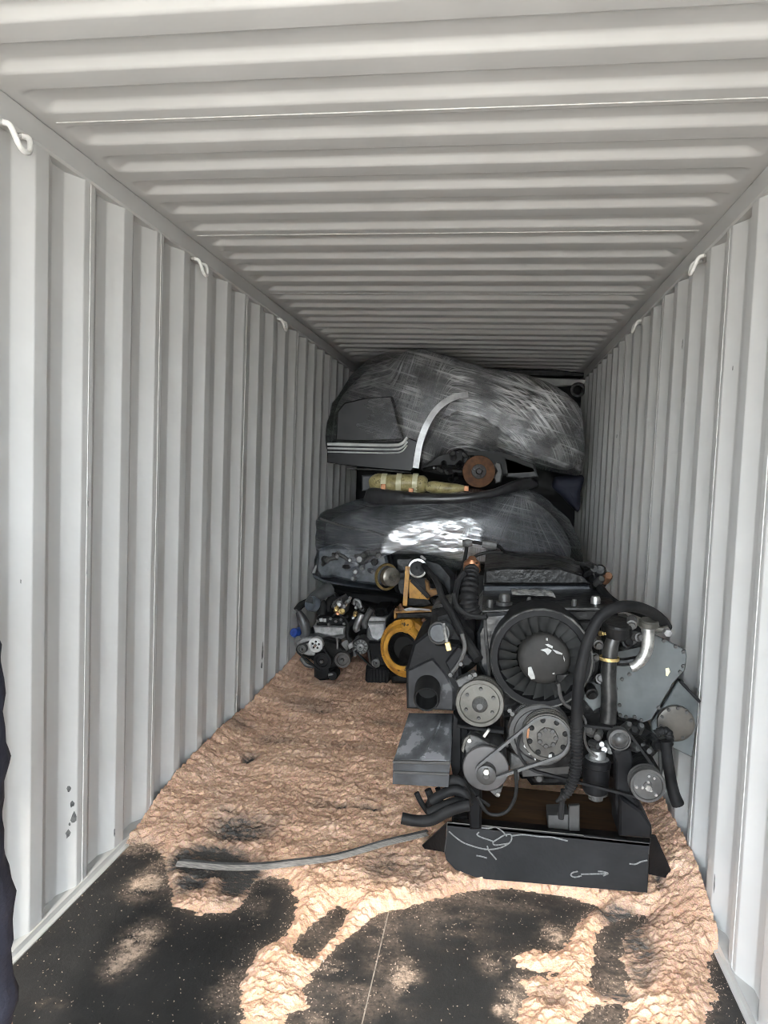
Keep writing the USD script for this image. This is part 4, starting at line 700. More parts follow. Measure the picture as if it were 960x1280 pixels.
# ------------------------------------------------------------------ the wrapped half cars behind
def film_mat(name, base, streaks, wound, lo=.50, hi=.68, haze=.12):
    """clear film: white crinkles along the directions in which it was wound (scale along, scale across, angle about y), the rest see-through and glossy"""
    n = {'tc': ('texture_coordinate', {}), 'a': ('attribute', {'attribute': 'cloud'}),
         'rg': ('map_range', {'from_min': lo, 'from_max': hi, 'to_min': 0.0, 'to_max': 1.0, 'clamp': True}),
         'mu': ('math', {'math_type': 'multiply', 'use_clamp': True}), 'ad': ('math', {'math_type': 'multiply_add', 'value2': haze, 'use_clamp': True}),
         'b': ('bump', {'strength': 1.0, 'distance': .02}), 'd': ('principled_bsdf', {'base_color': base, 'metallic': .45, 'roughness': .3, 'specular_ior_level': .9, 'coat_weight': .6, 'coat_roughness': .1}), 'bw': ('bump', {'strength': 1.0, 'distance': .004}),
         't': ('transparent_bsdf', {'color': (.92, .92, .93)}), 'g': ('glossy_bsdf', {'color': (.9, .9, .92), 'roughness': .08, 'distribution': 'ggx'}), 'fr': ('fresnel', {'IOR': 1.45}),
         'tg': ('mix_closure', {}), 'o': ('mix_closure', {}), 'ab': ('attribute', {'attribute': 'glint'}), 'w': ('principled_bsdf', {'base_color': (.95, .97, 1.0), 'metallic': .8, 'roughness': .36}), 'o2': ('mix_closure', {}),
         'lf': ('noise_texture', {'scale': 4.0, 'detail': 3, 'roughness': .6}), 'lr': ('map_range', {'from_min': .38, 'from_max': .64, 'to_min': .0, 'to_max': 1.0, 'clamp': True}), 'ml': ('math', {'math_type': 'multiply'}),
         'bj': ('math', {'math_type': 'multiply_add', 'value2': 1.0, 'value3': .50}), 'bk': ('math', {'math_type': 'multiply', 'use_clamp': True})}
    l = [('tc.object', 'lf.vector'), ('lf.fac', 'lr.value'), ('rg.result', 'ml.value1'), ('lr.result', 'ml.value2'), ('ab.fac', 'bk.value2'), ('rg.result', 'bj.value1'), ('bj.value', 'bk.value1'), ('bk.value', 'o2.fac'), ('o.closure', 'o2.closure1'), ('w.BSDF', 'o2.closure2'), ('ml.value', 'mu.value1'), ('a.fac', 'mu.value2'), ('a.fac', 'ad.value1'), ('mu.value', 'ad.value3'), ('b.normal', 'd.normal'), ('b.normal', 'g.normal'), ('b.normal', 'fr.normal'),
         ('fr.fac', 'tg.fac'), ('t.BSDF', 'tg.closure1'), ('g.BSDF', 'tg.closure2'), ('ad.value', 'o.fac'), ('tg.closure', 'o.closure1'), ('d.BSDF', 'o.closure2')]
    n |= {'fu': ('attribute', {'attribute': 'along'}), 'fv': ('attribute', {'attribute': 'across'}), 'cx': ('combine_xyz', {})}
    l += [('fu.fac', 'cx.x'), ('fv.fac', 'cx.y')]; last = None
    for i, (sa, sb) in enumerate(wound):
        n[f'w{i}'] = ('mapping', {'scale': (sa, sb, 1), 'location': (5.1*i, 2.3*i, 0)}); n[f'v{i}'] = ('noise_texture', {'scale': 1.0, 'detail': 5, 'roughness': .66, 'distortion': .25})
        l += [('cx.vector', f'w{i}.vector'), (f'w{i}.vector', f'v{i}.vector')]
        if last is None: last = f'v{i}.fac'
        else: n[f'y{i}'] = ('math', {'math_type': 'maximum'}); l += [(last, f'y{i}.value1'), (f'v{i}.fac', f'y{i}.value2')]; last = f'y{i}.value'
    for i, (sa, sb, ang) in enumerate(streaks):
        n[f'r{i}'] = ('mapping', {'rotation': (0, ang, 0)}); n[f's{i}'] = ('mapping', {'scale': (sa, 1, sb), 'location': (3.7*i, 0, 1.3*i)})
        n[f'n{i}'] = ('noise_texture', {'scale': 1.0, 'detail': 5, 'roughness': .6, 'distortion': .9})
        l += [('tc.object', f'r{i}.vector'), (f'r{i}.vector', f's{i}.vector'), (f's{i}.vector', f'n{i}.vector')]
        if last is None: last = f'n{i}.fac'
        else:
            n[f'x{i}'] = ('math', {'math_type': 'maximum'}); l += [(last, f'x{i}.value1'), (f'n{i}.fac', f'x{i}.value2')]; last = f'x{i}.value'
    return M(name, n, l + [(last, 'rg.value'), (last, 'b.height'), (last, 'bw.height'), ('bw.normal', 'w.normal')], surface='o2.closure')
FILM = film_mat('stretch_film', (.78, .78, .78), [(1.6, 44, -.28)], [(.7, 70), (1.1, 40)], .49, .70, .08)
FILM2 = film_mat('stretch_film_low', (.80, .82, .85), [(1.6, 46, -.2)], [(.7, 66), (1.1, 38)], .49, .70, .10)
def resample(p, n):
    p = np.vstack([p, p[:1]]); d = np.r_[0, np.cumsum(np.linalg.norm(np.diff(p, axis=0), axis=1))]; s = np.linspace(0, d[-1], n, endpoint=False)
    return np.stack([np.interp(s, d, p[:, k]) for k in range(p.shape[1])], 1)
def blob(pts, Y, front, back, ctr, n=180, m=36, pw=2.6, scale=1.0, wr=.012, seed=0, flat=None):
    """a closed, bulging body whose outline (traced at depth Y) is pts"""
    o = resample(np.array([px(x, y, Y) for x, y in spline(np.vstack([pts, pts[:1]]), 4)[:-1]])[:, [0, 2]], n); cc = px(*ctr, Y)[[0, 2]]
    v = []; 
    for side, dep in ((1, front), (-1, back)):
        s_ = np.linspace(0, 1, m) if side > 0 else np.linspace(1, 0, m)[1:]
        s_ = s_ if side > 0 else s_
        for s in s_:
            q = np.sin(s*np.pi/2); bul = (1 - q**pw)**(1/pw); xz = cc + (o-cc)*q*scale
            y = Y - side*dep*bul
            P_ = np.stack([xz[:, 0], np.full(n, y), xz[:, 1]], 1)
            if side > 0: P_[:, 1] += wr*2*(meshkit.fbm(P_*[5, 0, 9] + seed, 4, seed) - .5)*min(1, 3*bul); P_[:, [0, 2]] += (wr*1.2*(meshkit.fbm(P_*[8, 0, 8] + 9 + seed, 3, seed+1)[:, None] - .5)*(o-cc)/np.maximum(np.linalg.norm(o-cc, axis=1), .1)[:, None])*q
            v.append(P_)
    v = np.array(v); k = len(v); v = v.reshape(-1, 3); f = []
    for i in range(k-1):
        j = np.arange(n); j2 = (j+1) % n; f.append(quads(np.stack([i*n+j, i*n+j2, (i+1)*n+j2, (i+1)*n+j], 1)))
    mm = TM(v, np.vstack(f)); mm.merge_vertices(); mm.update_faces(mm.nondegenerate_faces())
    if mm.volume < 0: mm.invert()
    return mm
def soft(x, a, b): t = clipc((x-a)/(b-a)); return t*t*(3-2*t)

C7 = lambda x, y: (390 + x/2.6667, 420 + y/2.6667)
def u7(x, y, Y): return px(*C7(x, y), Y)
YU = 6.15
up = thing('wrapped_car_section', 'upper half of a black car wrapped in crinkled stretch film under the roof', 'car part', tuple(px(560, 597, 6.6)))
UO = [C7(*p) for p in [(56, 262), (64, 236), (95, 190), (132, 132), (172, 96), (215, 66), (280, 58), (345, 46), (378, 47), (430, 62), (480, 78), (540, 96), (600, 112), (680, 126), (752, 142), (815, 172), (862, 205), (892, 236), (904, 300), (908, 360), (906, 410), (892, 462), (850, 460), (800, 452), (745, 440), (690, 418), (640, 402), (590, 396), (540, 400), (480, 410), (420, 420), (360, 450), (250, 430), (150, 420), (66, 408), (50, 340)]]
film = blob(UO, YU, .26, 1.0, C7(480, 270), wr=.035, seed=3, n=320, m=70)
vx = film.vertices; sx = (vx[:, 0]-px(*C7(50, 300), YU)[0])/2.2; sz = (vx[:, 2]-px(560, 590, YU)[2])
cl = .16 + .75*soft(sx, .22, .62)*(.5+.5*soft(sz, .0, .35)) + .55*soft(sz, .45, .8)*soft(sx, .05, .35) + .25*(meshkit.fbm(vx*[3, 1, 3], 3, 5)-.4)
wc = px(*C7(540, 520), YU); rr = np.hypot(vx[:, 0]-wc[0], vx[:, 2]-wc[2]); an = np.arctan2(vx[:, 2]-wc[2], vx[:, 0]-wc[0])
wb = soft(sx, .25, .5); wob = .05*(meshkit.fbm(vx*[3, 1, 3], 3, 91)-.5)
part(up, 'stretch_film', film, FILM, 'crinkled clear stretch film', smooth=True, var={'along': wb*an*.7 + (1-wb)*vx[:, 0], 'across': wb*rr*(1 + .25*np.cos(an)) + (1-wb)*(vx[:, 2] - .25*vx[:, 0]) + wob, 'cloud': clipc(cl*1.25, .04, 1.3), 'glint': np.zeros(len(vx))})
CARP = noisy('car_black', (.010, .010, .011), (.014, .014, .016), 3, (.30, .40), 0, spec=.22)
UB = [C7(*p) for p in [(76, 262), (100, 205), (150, 150), (225, 92), (345, 72), (480, 100), (600, 134), (740, 165), (840, 222), (872, 300), (870, 440), (745, 420), (650, 380), (520, 300), (440, 250), (400, 280), (366, 370), (348, 420), (250, 412), (80, 395)]]
part(up, 'car_body', blob(UB, YU+.10, .16, .8, C7(420, 250), pw=3.2, wr=.0), noisy('car_body_dark', (.012, .012, .013), (.028, .028, .030), 5, (.2, .4)), smooth=True)
dp = part(up, 'door_panel', slab([u7(*p, 5.93) for p in [(84, 250), (108, 222), (180, 205), (264, 200), (282, 262), (302, 346), (190, 352), (78, 350)]], (0, .05, 0), .012), noisy('door_grey', (.012, .012, .013), (.020, .020, .022), 3, (.3, .4), spec=.3))
part(up, 'door_frame', tube([u7(264, 204, 5.925), u7(276, 240, 5.92), u7(290, 300, 5.92), u7(304, 350, 5.92)], .012, 8), BLKP)
STRIP = noisy('strip_white', (.45, .45, .45), (.62, .62, .61), 6, (.2, .35))
sill = part(up, 'sill', slab([u7(*p, 5.88) for p in [(50, 356), (300, 354), (322, 340), (356, 352), (352, 420), (330, 452), (210, 442), (100, 430), (50, 422)]], (0, .22, 0), .008), CARP, 'glossy black sill and fender corner')
for k, (dy, r) in enumerate(((360, .013), (374, .008), (386, .006))): part(sill, 'trim_strip', tube([u7(52, dy, 5.872), u7(180, dy+3, 5.872), u7(270, dy+4, 5.872), u7(300, dy-2, 5.872), u7(318, dy-22, 5.875)], r, 8), STRIP, 'bright trim strip')
part(sill, 'sill_seam', tube([u7(120, 442, 5.88), u7(220, 446, 5.87), u7(330, 456, 5.87)], .007, 8), DKAL)
part(up, 'wheel_arch', flat_strip([u7(346, 440, 5.86), u7(352, 400, 5.86), u7(362, 350, 5.86), u7(382, 298, 5.86), u7(410, 252, 5.865), u7(444, 220, 5.87), u7(482, 202, 5.88), u7(520, 196, 5.9)], .05, .02, (0, -1, .0)), noisy('arch_film', (.30, .30, .30), (.46, .46, .46), 12, (.12, .25)), 'bright film-covered wheel arch edge')
part(up, 'arch_liner', slab([u7(*p, 6.0) for p in [(356, 446), (372, 360), (420, 280), (480, 250), (560, 262), (660, 330), (740, 400), (750, 460), (600, 470), (420, 460)]], (0, .3, 0), .02), noisy('liner', (.012, .012, .013), (.02, .02, .02), 9, (.6, .8)))
dc = u7(556, 452, 5.86); dr = 54/2.6667*mscale(5.86)
dsc = part(up, 'brake_disc', lathe([(dr*.42, .0), (dr*.46, .012), (dr*.98, .012), (dr, .008), (dr, -.014), (dr*.42, -.014)], dc, (.12, -1, .05), 44, close='loop'), RUST, 'rusty brown brake disc')
part(dsc, 'hub_face', lathe([(0, .035), (dr*.16, .034), (dr*.20, .024), (dr*.44, .020), (dr*.47, .008), (0, .008)], dc, (.12, -1, .05), 30), noisy('hub_dark', (.016, .013, .012), (.03, .026, .024), 12, (.5, .7)))
for i in range(5):
    a = i*1.2566+.3; part(dsc, 'wheel_stud', lathe([(0, .035), (.007, .035), (.007, 0), (0, 0)], dc + dr*.32*np.array([math.cos(a), 0, math.sin(a)]) - [0, .02, 0], (.12, -1, .05), 8), DKAL)
part(up, 'brake_caliper', slab([u7(*p, 5.84) for p in [(612, 418), (630, 424), (636, 452), (630, 488), (612, 492), (606, 470), (616, 452), (606, 432)]], (0, .08, 0), .01), DKAL)
part(up, 'knuckle', slab([u7(*p, 5.95) for p in [(500, 400), (540, 396), (560, 440), (520, 500), (500, 470)]], (0, .1, 0), .02), OILY)
for i, (x, y, r, m) in enumerate(((470, 398, .03, DKAL), (490, 430, .026, OILY), (440, 430, .024, OILY), (455, 455, .02, DKGREY), (480, 470, .028, OILY), (425, 445, .016, DKAL), (510, 395, .018, ALU), (466, 480, .02, OILY), (408, 440, .012, ALU))):
    part(up, 'suspension_joint', lathe([(0, .04), (r*.6, .04), (r, .02), (r, -.05), (0, -.05)], u7(x, y, 5.94), (rnd.uniform(-.5, .5), -1, rnd.uniform(-.4, .4)), 12), m)
part(up, 'suspension_arm', tube([u7(372, 446, 5.97), u7(430, 436, 5.93), u7(500, 440, 5.93)], .018, 8), OILY)
part(up, 'brake_hose', tube([u7(470, 385, 5.95), u7(500, 380, 5.9), u7(520, 410, 5.9), u7(500, 440, 5.92)], .008, 8), RUB)
part(up, 'under_tray', slab([u7(*p, 6.0) for p in [(640, 402), (740, 438), (756, 470), (700, 476), (650, 470)]], (0, .2, 0), .01), noisy('tray_grey', (.035, .035, .037), (.06, .06, .062), 6, (.5, .7)))

C6 = lambda x, y: (380 + x/2.6667, 560 + y/2.6667)
def u6(x, y, Y): return px(*C6(x, y), Y)
bp = thing('car_bumper', 'long curved black plastic bumper lying between the two wrapped car sections', 'bumper', tuple(u6(480, 190, 5.75)))
sec = []
top = spline([u6(x, y, Y) for x, y, Y in [(200, 160, 5.84), (215, 132, 5.74), (300, 140, 5.68), (400, 150, 5.66), (520, 150, 5.66), (620, 138, 5.70), (700, 108, 5.76), (748, 98, 5.84), (782, 112, 5.96)]], 8)
bot = spline([u6(x, y, Y) for x, y, Y in [(204, 188, 5.84), (225, 195, 5.72), (300, 194, 5.63), (400, 190, 5.60), (520, 186, 5.60), (620, 168, 5.65), (700, 150, 5.72), (745, 138, 5.82), (776, 130, 5.95)]], 8)
for a, b in zip(top, bot):
    h = (a-b)[2]; t = np.linspace(0, 2*np.pi, 16, endpoint=False); cc = (a+b)/2
    sec.append(np.stack([cc[0]+0*t, cc[1] - .055*np.sign(np.cos(t))*np.abs(np.cos(t))**.7, cc[2] + h/2*np.sign(np.sin(t))*np.abs(np.sin(t))**.8], 1))
sv_ = np.array(sec).reshape(-1, 3); k = len(sec); ff = []
for i in range(k-1):
    j = np.arange(16); j2 = (j+1) % 16; ff.append(quads(np.stack([i*16+j, (i+1)*16+j, (i+1)*16+j2, i*16+j2], 1)))
cap0 = [[0, j+1, j] for j in range(1, 15)]; cap1 = [[(k-1)*16, (k-1)*16+j, (k-1)*16+j+1] for j in range(1, 15)]
bm = TM(sv_, np.vstack(ff + [cap0, cap1])); bm.fix_normals()
part(bp, 'bumper_skin', bm, noisy('bumper_plastic', (.018, .018, .020), (.028, .028, .03), 5, (.25, .4)), smooth=50)
part(bp, 'bumper_lip', tube([u6(210, 150, 5.72), u6(300, 150, 5.62), u6(420, 160, 5.60), u6(560, 158, 5.61), u6(700, 122, 5.70)], .008, 8), BLKP)
for q in ((264, 128), (356, 142), (541, 134)): part(bp, 'metal_clip', co and slab([u6(q[0]-8, q[1]-8, 5.66), u6(q[0]+8, q[1]-8, 5.66), u6(q[0]+8, q[1]+10, 5.655), u6(q[0]-8, q[1]+10, 5.655)], (0, .012, 0), .002), COPPER, 'rusty metal clip')
tp = thing('wrapped_pipe', 'tape-wrapped yellowish padded pipe lying on the long black bumper', 'padded pipe', tuple(u6(380, 130, 5.76)))
TAN = noisy('tan_tape', (.18, .145, .055), (.40, .34, .16), 14, (.35, .55), 0, .003, 40, c3=(.09, .075, .035), t3=.60)
part(tp, 'padding', tube([u6(x, y, Y) for x, y, Y in [(226, 120, 5.78), (250, 114, 5.76), (300, 118, 5.74), (350, 116, 5.74), (395, 122, 5.74), (410, 124, 5.74)]], [.05, .075, .072, .07, .075, .05], n=14), TAN)
part(tp, 'padding', tube([u6(x, y, Y) for x, y, Y in [(400, 128, 5.72), (430, 130, 5.72), (470, 134, 5.72), (510, 134, 5.72), (536, 134, 5.72)]], [.03, .05, .046, .036, .02], n=12), TAN)
for x in (268, 318, 372): part(tp, 'tape_band', lathe([(.070, .022), (.080, .020), (.080, -.020), (.070, -.022)], u6(x, 117, 5.745), (1, 0, 0), 18, close='loop'), noisy('pale_tape', (.50, .47, .30), (.62, .58, .40), 20, (.3, .5)), 'paler band of tape')

YL = 5.85
lo = thing('wrapped_car_section', 'lower half of a car wrapped in shiny stretch film behind the engines', 'car part', tuple(px(560, 850, 6.4)))
LO = [(395, 650), (402, 640), (420, 634), (442, 626), (480, 618), (540, 612), (600, 611), (640, 611), (668, 614), (690, 630), (710, 648), (723, 672), (729, 700), (722, 712), (690, 716), (640, 714), (580, 712), (530, 704), (480, 694), (440, 692), (410, 722), (398, 724), (391, 714), (396, 690)]
film2 = blob(LO, YL, .32, 1.1, (560, 660), wr=.030, seed=8, pw=2.2, n=360, m=90)
vx = film2.vertices; P0, Pm = px(480, 690, YL), px(600, 640, YL)
bpoly = sg.Polygon([px(x, y, YL-.2)[[0, 2]] for x, y in [(478, 690), (484, 672), (496, 660), (520, 651), (548, 648), (588, 646), (602, 658), (602, 676), (614, 692), (622, 701), (592, 703), (560, 697), (530, 690)]])
bd = np.where(shapely.contains_xy(bpoly, vx[:, 0], vx[:, 2]), 1, -1)*shapely.distance(bpoly.boundary, shapely.points(vx[:, 0], vx[:, 2]))
glint = soft(bd + .03*(meshkit.fbm(vx*[12, 0, 40], 3, 71)-.5), -.012, .03)*(vx[:, 1] < YL); d1 = 0*glint  # bright patch painted as the sky's highlight on the film
cl2 = .12 + 1.6*d1 + .35*soft(vx[:, 2], px(560, 650, YL)[2], px(560, 615, YL)[2]) + .8*(1-soft(vx[:, 0], px(450, 0, YL)[0], px(490, 0, YL)[0]))*soft(meshkit.fbm(vx*[4, 1, 5], 3, 15), .35, .65) + .3*(meshkit.fbm(vx*[3, 1, 4], 3, 25)-.45)
ap = px(650, 600, YL); r2 = np.hypot(vx[:, 0]-ap[0], vx[:, 2]-ap[2]); a2 = np.arctan2(vx[:, 2]-ap[2], vx[:, 0]-ap[0]); wb = soft(vx[:, 0], px(610, 0, YL)[0], px(650, 0, YL)[0])
part(lo, 'stretch_film', film2, FILM2, 'shiny stretch film with a bright patch painted as a highlight', smooth=True, var={'along': wb*r2 + (1-wb)*vx[:, 0], 'across': wb*a2*.5 + (1-wb)*(vx[:, 2] - .22*vx[:, 0] - .1*vx[:, 0]**2) + .04*(meshkit.fbm(vx*[3, 1, 3], 3, 92)-.5), 'cloud': clipc(cl2*1.3, .05, 1.4), 'glint': glint})
LB = [(408, 655), (430, 642), (480, 630), (560, 622), (640, 622), (672, 630), (700, 655), (714, 690), (690, 706), (600, 704), (520, 694), (470, 686), (430, 688), (408, 700)]
part(lo, 'car_body', blob(LB, YL+.12, .24, .9, (560, 660), wr=.0, pw=2.4), noisy('low_body_dark', (.014, .016, .019), (.035, .038, .043), 4, (.2, .4)), smooth=True)
part(lo, 'body_crease', tube([px(*p, YL-.24) for p in [(400, 648), (420, 655), (440, 660), (462, 664), (480, 670)]], .01, 8), DKAL)
part(lo, 'underbody', box((-.15, 6.55, .43), (1.7, .75, .80), .06), noisy('underbody_dark', (.008, .008, .009), (.018, .018, .018), 5, (.6, .8)))
tray = part(lo, 'under_tray', slab([c(*p, 5.7) for p in [(178, 165), (205, 180), (250, 205), (300, 210), (420, 240), (585, 255), (590, 285), (480, 300), (330, 250), (250, 225), (195, 200)]], (0, .35, .03), .012), noisy('tray_blue', (.035, .04, .046), (.075, .083, .092), 7, (.25, .4)), 'bent dark under-tray')
part(lo, 'apron', slab([c(*p, 5.62) for p in [(214, 30), (300, 12), (420, 20), (600, 40), (640, 200), (588, 240), (430, 222), (300, 190), (230, 195), (205, 150)]], (0, .3, 0), .02), noisy('apron_blue', (.03, .035, .04), (.10, .11, .12), 9, (.2, .35), .1, .004, 20))
part(lo, 'torn_corner', slab([c(*p, 5.66) for p in [(180, 168), (194, 138), (208, 112), (212, 140), (200, 170)]], (0, .02, 0), .003), ALU)
part(lo, 'lower_beam', slab([c(*p, 5.6) for p in [(265, 235), (420, 260), (600, 280), (700, 300), (690, 350), (560, 362), (420, 330), (300, 275)]], (0, .4, 0), .03), BLKP)
for x, y, r, m in ((430, 158, .022, WHITE), (402, 92, .016, ALU), (520, 152, .02, ALU), (460, 90, .034, ALU), (490, 60, .03, DKAL), (262, 90, .03, DKAL), (330, 60, .02, ALU), (422, 196, .02, ALU), (380, 130, .018, DKAL), (470, 130, .022, ALU), (540, 100, .03, OILY), (560, 60, .026, DKAL)):
    part(lo, 'engine_bay_part', lathe([(0, .04), (r*.7, .04), (r, .02), (r, -.05), (0, -.05)], c(x, y, 5.6), (rnd.uniform(-.6, .6), -1, rnd.uniform(-.4, .4)), 10), m)
for p0, p1 in (((300, 60), (400, 100)), ((430, 70), (520, 90)), ((460, 120), (560, 70)), ((240, 120), (330, 80))): part(lo, 'engine_bay_pipe', tube([c(*p0, 5.6), c((p0[0]+p1[0])/2, (p0[1]+p1[1])/2-14, 5.58), c(*p1, 5.6)], .016, 8), DKAL)
hb = part(lo, 'wheel_hub', lathe([(0, .06), (.02, .06), (.03, .035), (.06, .03), (.075, .02), (.078, -.03), (0, -.03)], c(632, 188, 5.5), (.75, -1, .1), 28), noisy('hub_steel', (.12, .11, .09), (.34, .31, .26), 14, (.3, .5), .7))
part(hb, 'hub_rim', lathe([(.088, .0), (.104, .004), (.108, -.006), (.104, -.02), (.088, -.02)], c(612, 188, 5.53), (.9, -1, .1), 32, close='loop'), BRASS)
part(lo, 'pipe_ring', lathe([(.058, .012), (.072, .014), (.078, 0), (.072, -.03), (.058, -.02)], c(786, 140, 5.45), (.1, -1, .2), 30, close='loop'), CHROME, 'bright open ring of a pipe end')
part(lo, 'pipe_body', lathe([(0, -.03), (.066, -.03), (.066, -.2), (0, -.2)], c(786, 140, 5.45), (.1, -1, .2), 24), OILY)
part(lo, 'drive_shaft', tube([c(660, 190, 5.55), c(740, 170, 5.6), c(840, 180, 5.7)], .03, 12), DKAL)
part(lo, 'bay_hose', tube([c(820, 120, 5.4), c(860, 180, 5.3), c(890, 260, 5.25), c(910, 340, 5.3)], .022, 10), RUB)
part(lo, 'bay_hose', tube([c(840, 200, 5.5), c(880, 210, 5.5), c(930, 260, 5.5), c(960, 330, 5.5)], .03, 10), RUB)
part(lo, 'bay_block', slab([c(*p, 5.7) for p in [(640, 60), (900, 60), (1000, 180), (1000, 420), (720, 420), (650, 260)]], (0, .3, 0), .04), noisy('bay_dark', (.010, .011, .012), (.04, .042, .046), 12, (.3, .5), .2, .003, 30))
part(lo, 'bright_shard', slab([c(*p, 5.42) for p in [(798, 70), (810, 64), (835, 84), (830, 94), (808, 84)]], (0, .01, 0), .002), WHITE)

# darker cargo at the back, seen in the gaps
bk = thing('stacked_car_front', 'dark car front with a pale beam in the gap under the roof at the right', 'car part', (0, 7.9, 0))
part(bk, 'car_mass', blob([(520, 470), (560, 462), (650, 458), (700, 462), (733, 476), (736, 560), (734, 680), (730, 780), (620, 820), (470, 800), (440, 640), (438, 520)], 8.0, .25, 1.2, (590, 640), wr=.05, seed=12), noisy('deep_dark', (.006, .006, .007), (.016, .016, .018), 4, (.4, .6)), smooth=True)
part(bk, 'base', box((0, 8.3, .35), (2.2, 1.2, .7), .05), noisy('deep_dark_base', (.006, .006, .006), (.012, .012, .012), 4, (.6, .8)))
part(bk, 'pale_beam', slab([px(*p, 7.55) for p in [(640, 471), (700, 473), (734, 474), (734, 480), (712, 482), (690, 484), (640, 480)]], (0, .06, 0), .01), noisy('beam_grey', (.26, .26, .25), (.38, .38, .36), 8, (.4, .6)), 'pale grey painted beam')
part(bk, 'lamp_ring', lathe([(.045, .0), (.058, .012), (.075, .0), (.07, -.04), (.045, -.03)], px(722.5, 487, 7.5), (0, -1, 0), 28, close='loop'), ALU, 'pale ring of a lamp')
part(bk, 'top_rail', slab([px(*p, 7.6) for p in [(600, 461), (690, 462), (732, 466), (730, 471), (660, 470), (600, 468)]], (0, .1, 0), .01), OILY)
part(bk, 'side_lamp', blob([(731, 490), (736, 488), (736, 500), (732, 502)], 7.6, .05, .05, (734, 495), n=30, m=8, wr=0), DKGREY, smooth=True)
gp = part(None, 'plastic_case', slab([px(*p, 6.3) for p in [(452, 594), (505, 594), (505, 612), (452, 614)]], (0, .5, 0), .012), noisy('case_grey', (.09, .095, .10), (.13, .135, .14), 5, (.5, .6)), 'small grey plastic case in the gap left of the bumper', cat='case')
part(None, 'blue_bundle', blob([(694, 596), (728, 594), (726, 615), (722, 640), (700, 618), (690, 608)], 6.6, .08, .3, (708, 612), n=60, m=12, wr=.02), noisy('bundle_blue', (.008, .009, .02), (.014, .016, .03), 5, (.6, .8)), 'dark blue bundle in the gap at the right wall', cat='bundle', smooth=True)

# ------------------------------------------------------------------ lashing rings
def ring_at(name, x, y, z, floor_ring, label, group=None):
    s = 1 if x > 0 else -1
    t = thing(name, label, 'lashing ring', (x, y, z), group=group)
    if floor_ring: pts = [(x, y-.035, z-.03), (x-s*.012, y-.03, z+.012), (x-s*.022, y, z+.03), (x-s*.012, y+.03, z+.012), (x, y+.035, z-.03)]
    else: pts = [(x, y-.044, z+.022), (x-s*.026, y-.044, z+.010), (x-s*.040, y-.026, z-.034), (x-s*.042, y, z-.046), (x-s*.040, y+.026, z-.034), (x-s*.026, y+.044, z+.010), (x, y+.044, z+.022)]
    part(t, 'bar', tube(pts, .0085, 10), noisy('ring_paint', (.62, .61, .58), (.74, .73, .70), 40, (.35, .5)))
    for d in (-.044, .044): part(t, 'weld_foot', box((x+s*.004, y+d, z+(-.03 if floor_ring else .020)), (.022, .022, .014), .004), RAIL)
for k, (y, w) in enumerate(((2.041, 'nearest the viewer'), (3.423, 'second from the viewer'), (4.809, 'third from the viewer'))):
    ring_at('lashing_ring', -W/2, y, RB-.024, False, f'painted lashing ring under the left top rail, {w}')
for y, w in ((3.415, 'nearer of the two in view'), (4.768, 'farther of the two in view')): ring_at('lashing_ring', W/2, y, RB-.024, False, f'painted lashing ring under the right top rail, {w}')
q = px(231, 967, 3.45); ring_at('lashing_ring', -W/2, 3.46, pz(231, 967)[2]+.05, True, 'low lashing ring half buried in shavings at the left wall, nearer one')
ring_at('lashing_ring', -W/2, 4.84, .09, True, 'low lashing ring half buried in shavings at the left wall, farther one')

# ------------------------------------------------------------------ strap on the shavings
def on_floor(x, y, dz): p = pz(x, y, .06); return np.array([p[0], p[1], ground_h(p[0], p[1]) + dz])
sp_ = [on_floor(x, y, .012) for x, y in [(222, 1068), (262, 1070), (300, 1072), (340, 1074), (380, 1073), (420, 1069), (460, 1061), (500, 1051), (534, 1040)]]
st = thing('flat_strap', 'long flat dark and pale strap running from the left to the frame', 'strap', tuple(sp_[3]))
sm = spline(sp_, 8); sm[:, 2] = np.convolve(np.r_[[sm[0, 2]]*6, sm[:, 2], [sm[-1, 2]]*6], np.ones(13)/13, 'valid')+.006
part(st, 'dark_edge', flat_strip(sm + [0, .010, .003], .014, .005, (0, -.3, 1), 0), noisy('strap_dark', (.03, .03, .03), (.09, .088, .085), 20, (.5, .7)))
part(st, 'pale_webbing', flat_strip(sm + [0, -.010, 0], .024, .004, (0, -.4, 1), 0), noisy('strap_pale', (.14, .13, .12), (.32, .29, .26), 25, (.7, .9), stretch=(1, 8, 1)), 'pale webbing half')
# ------------------------------------------------------------------ the person at the left edge
import manifold3d as m3
def sph(c, r, n=16):
    return m3.Manifold.sphere(float(r), n).translate(tuple(map(float, c)))
def chain(js):
    o = None
    for (a, ra), (b, rb) in zip(js[:-1], js[1:]):
        h = m3.Manifold.batch_hull([sph(a, ra), sph(b, rb)]); o = h if o is None else o + h
    return o
def smooth_body(m, L=.02, it=12, wr=0, seed=1):
    m = m.refine_to_length(L); mm = m.to_mesh(); t = trimesh.Trimesh(mm.vert_properties[:, :3], mm.tri_verts); t.merge_vertices()
    trimesh.smoothing.filter_taubin(t, .5, .52, it)
    if wr:
        p = t.vertices; n = meshkit.fbm(p*[9, 9, 24] + seed, 3, seed) - .5; t.vertices = p + t.vertex_normals*(n*wr)[:, None]
    return t
PX, PY = -.566, .82
J = lambda x, y, z: np.array([PX + x, PY + y, z])
pe = thing('person', 'person in black jacket and dark trousers standing at the left edge looking in', 'person', (PX, PY, 0))
SKIN = noisy('skin', (.40, .24, .17), (.46, .28, .20), 20, (.45, .55)); JACK = noisy('jacket_black', (.012, .012, .017), (.020, .020, .028), 12, (.6, .8), 0, .002, 60, spec=.12)
TROU = noisy('trousers_dark', (.03, .03, .04), (.055, .055, .07), 12, (.7, .85), 0, .002, 60)
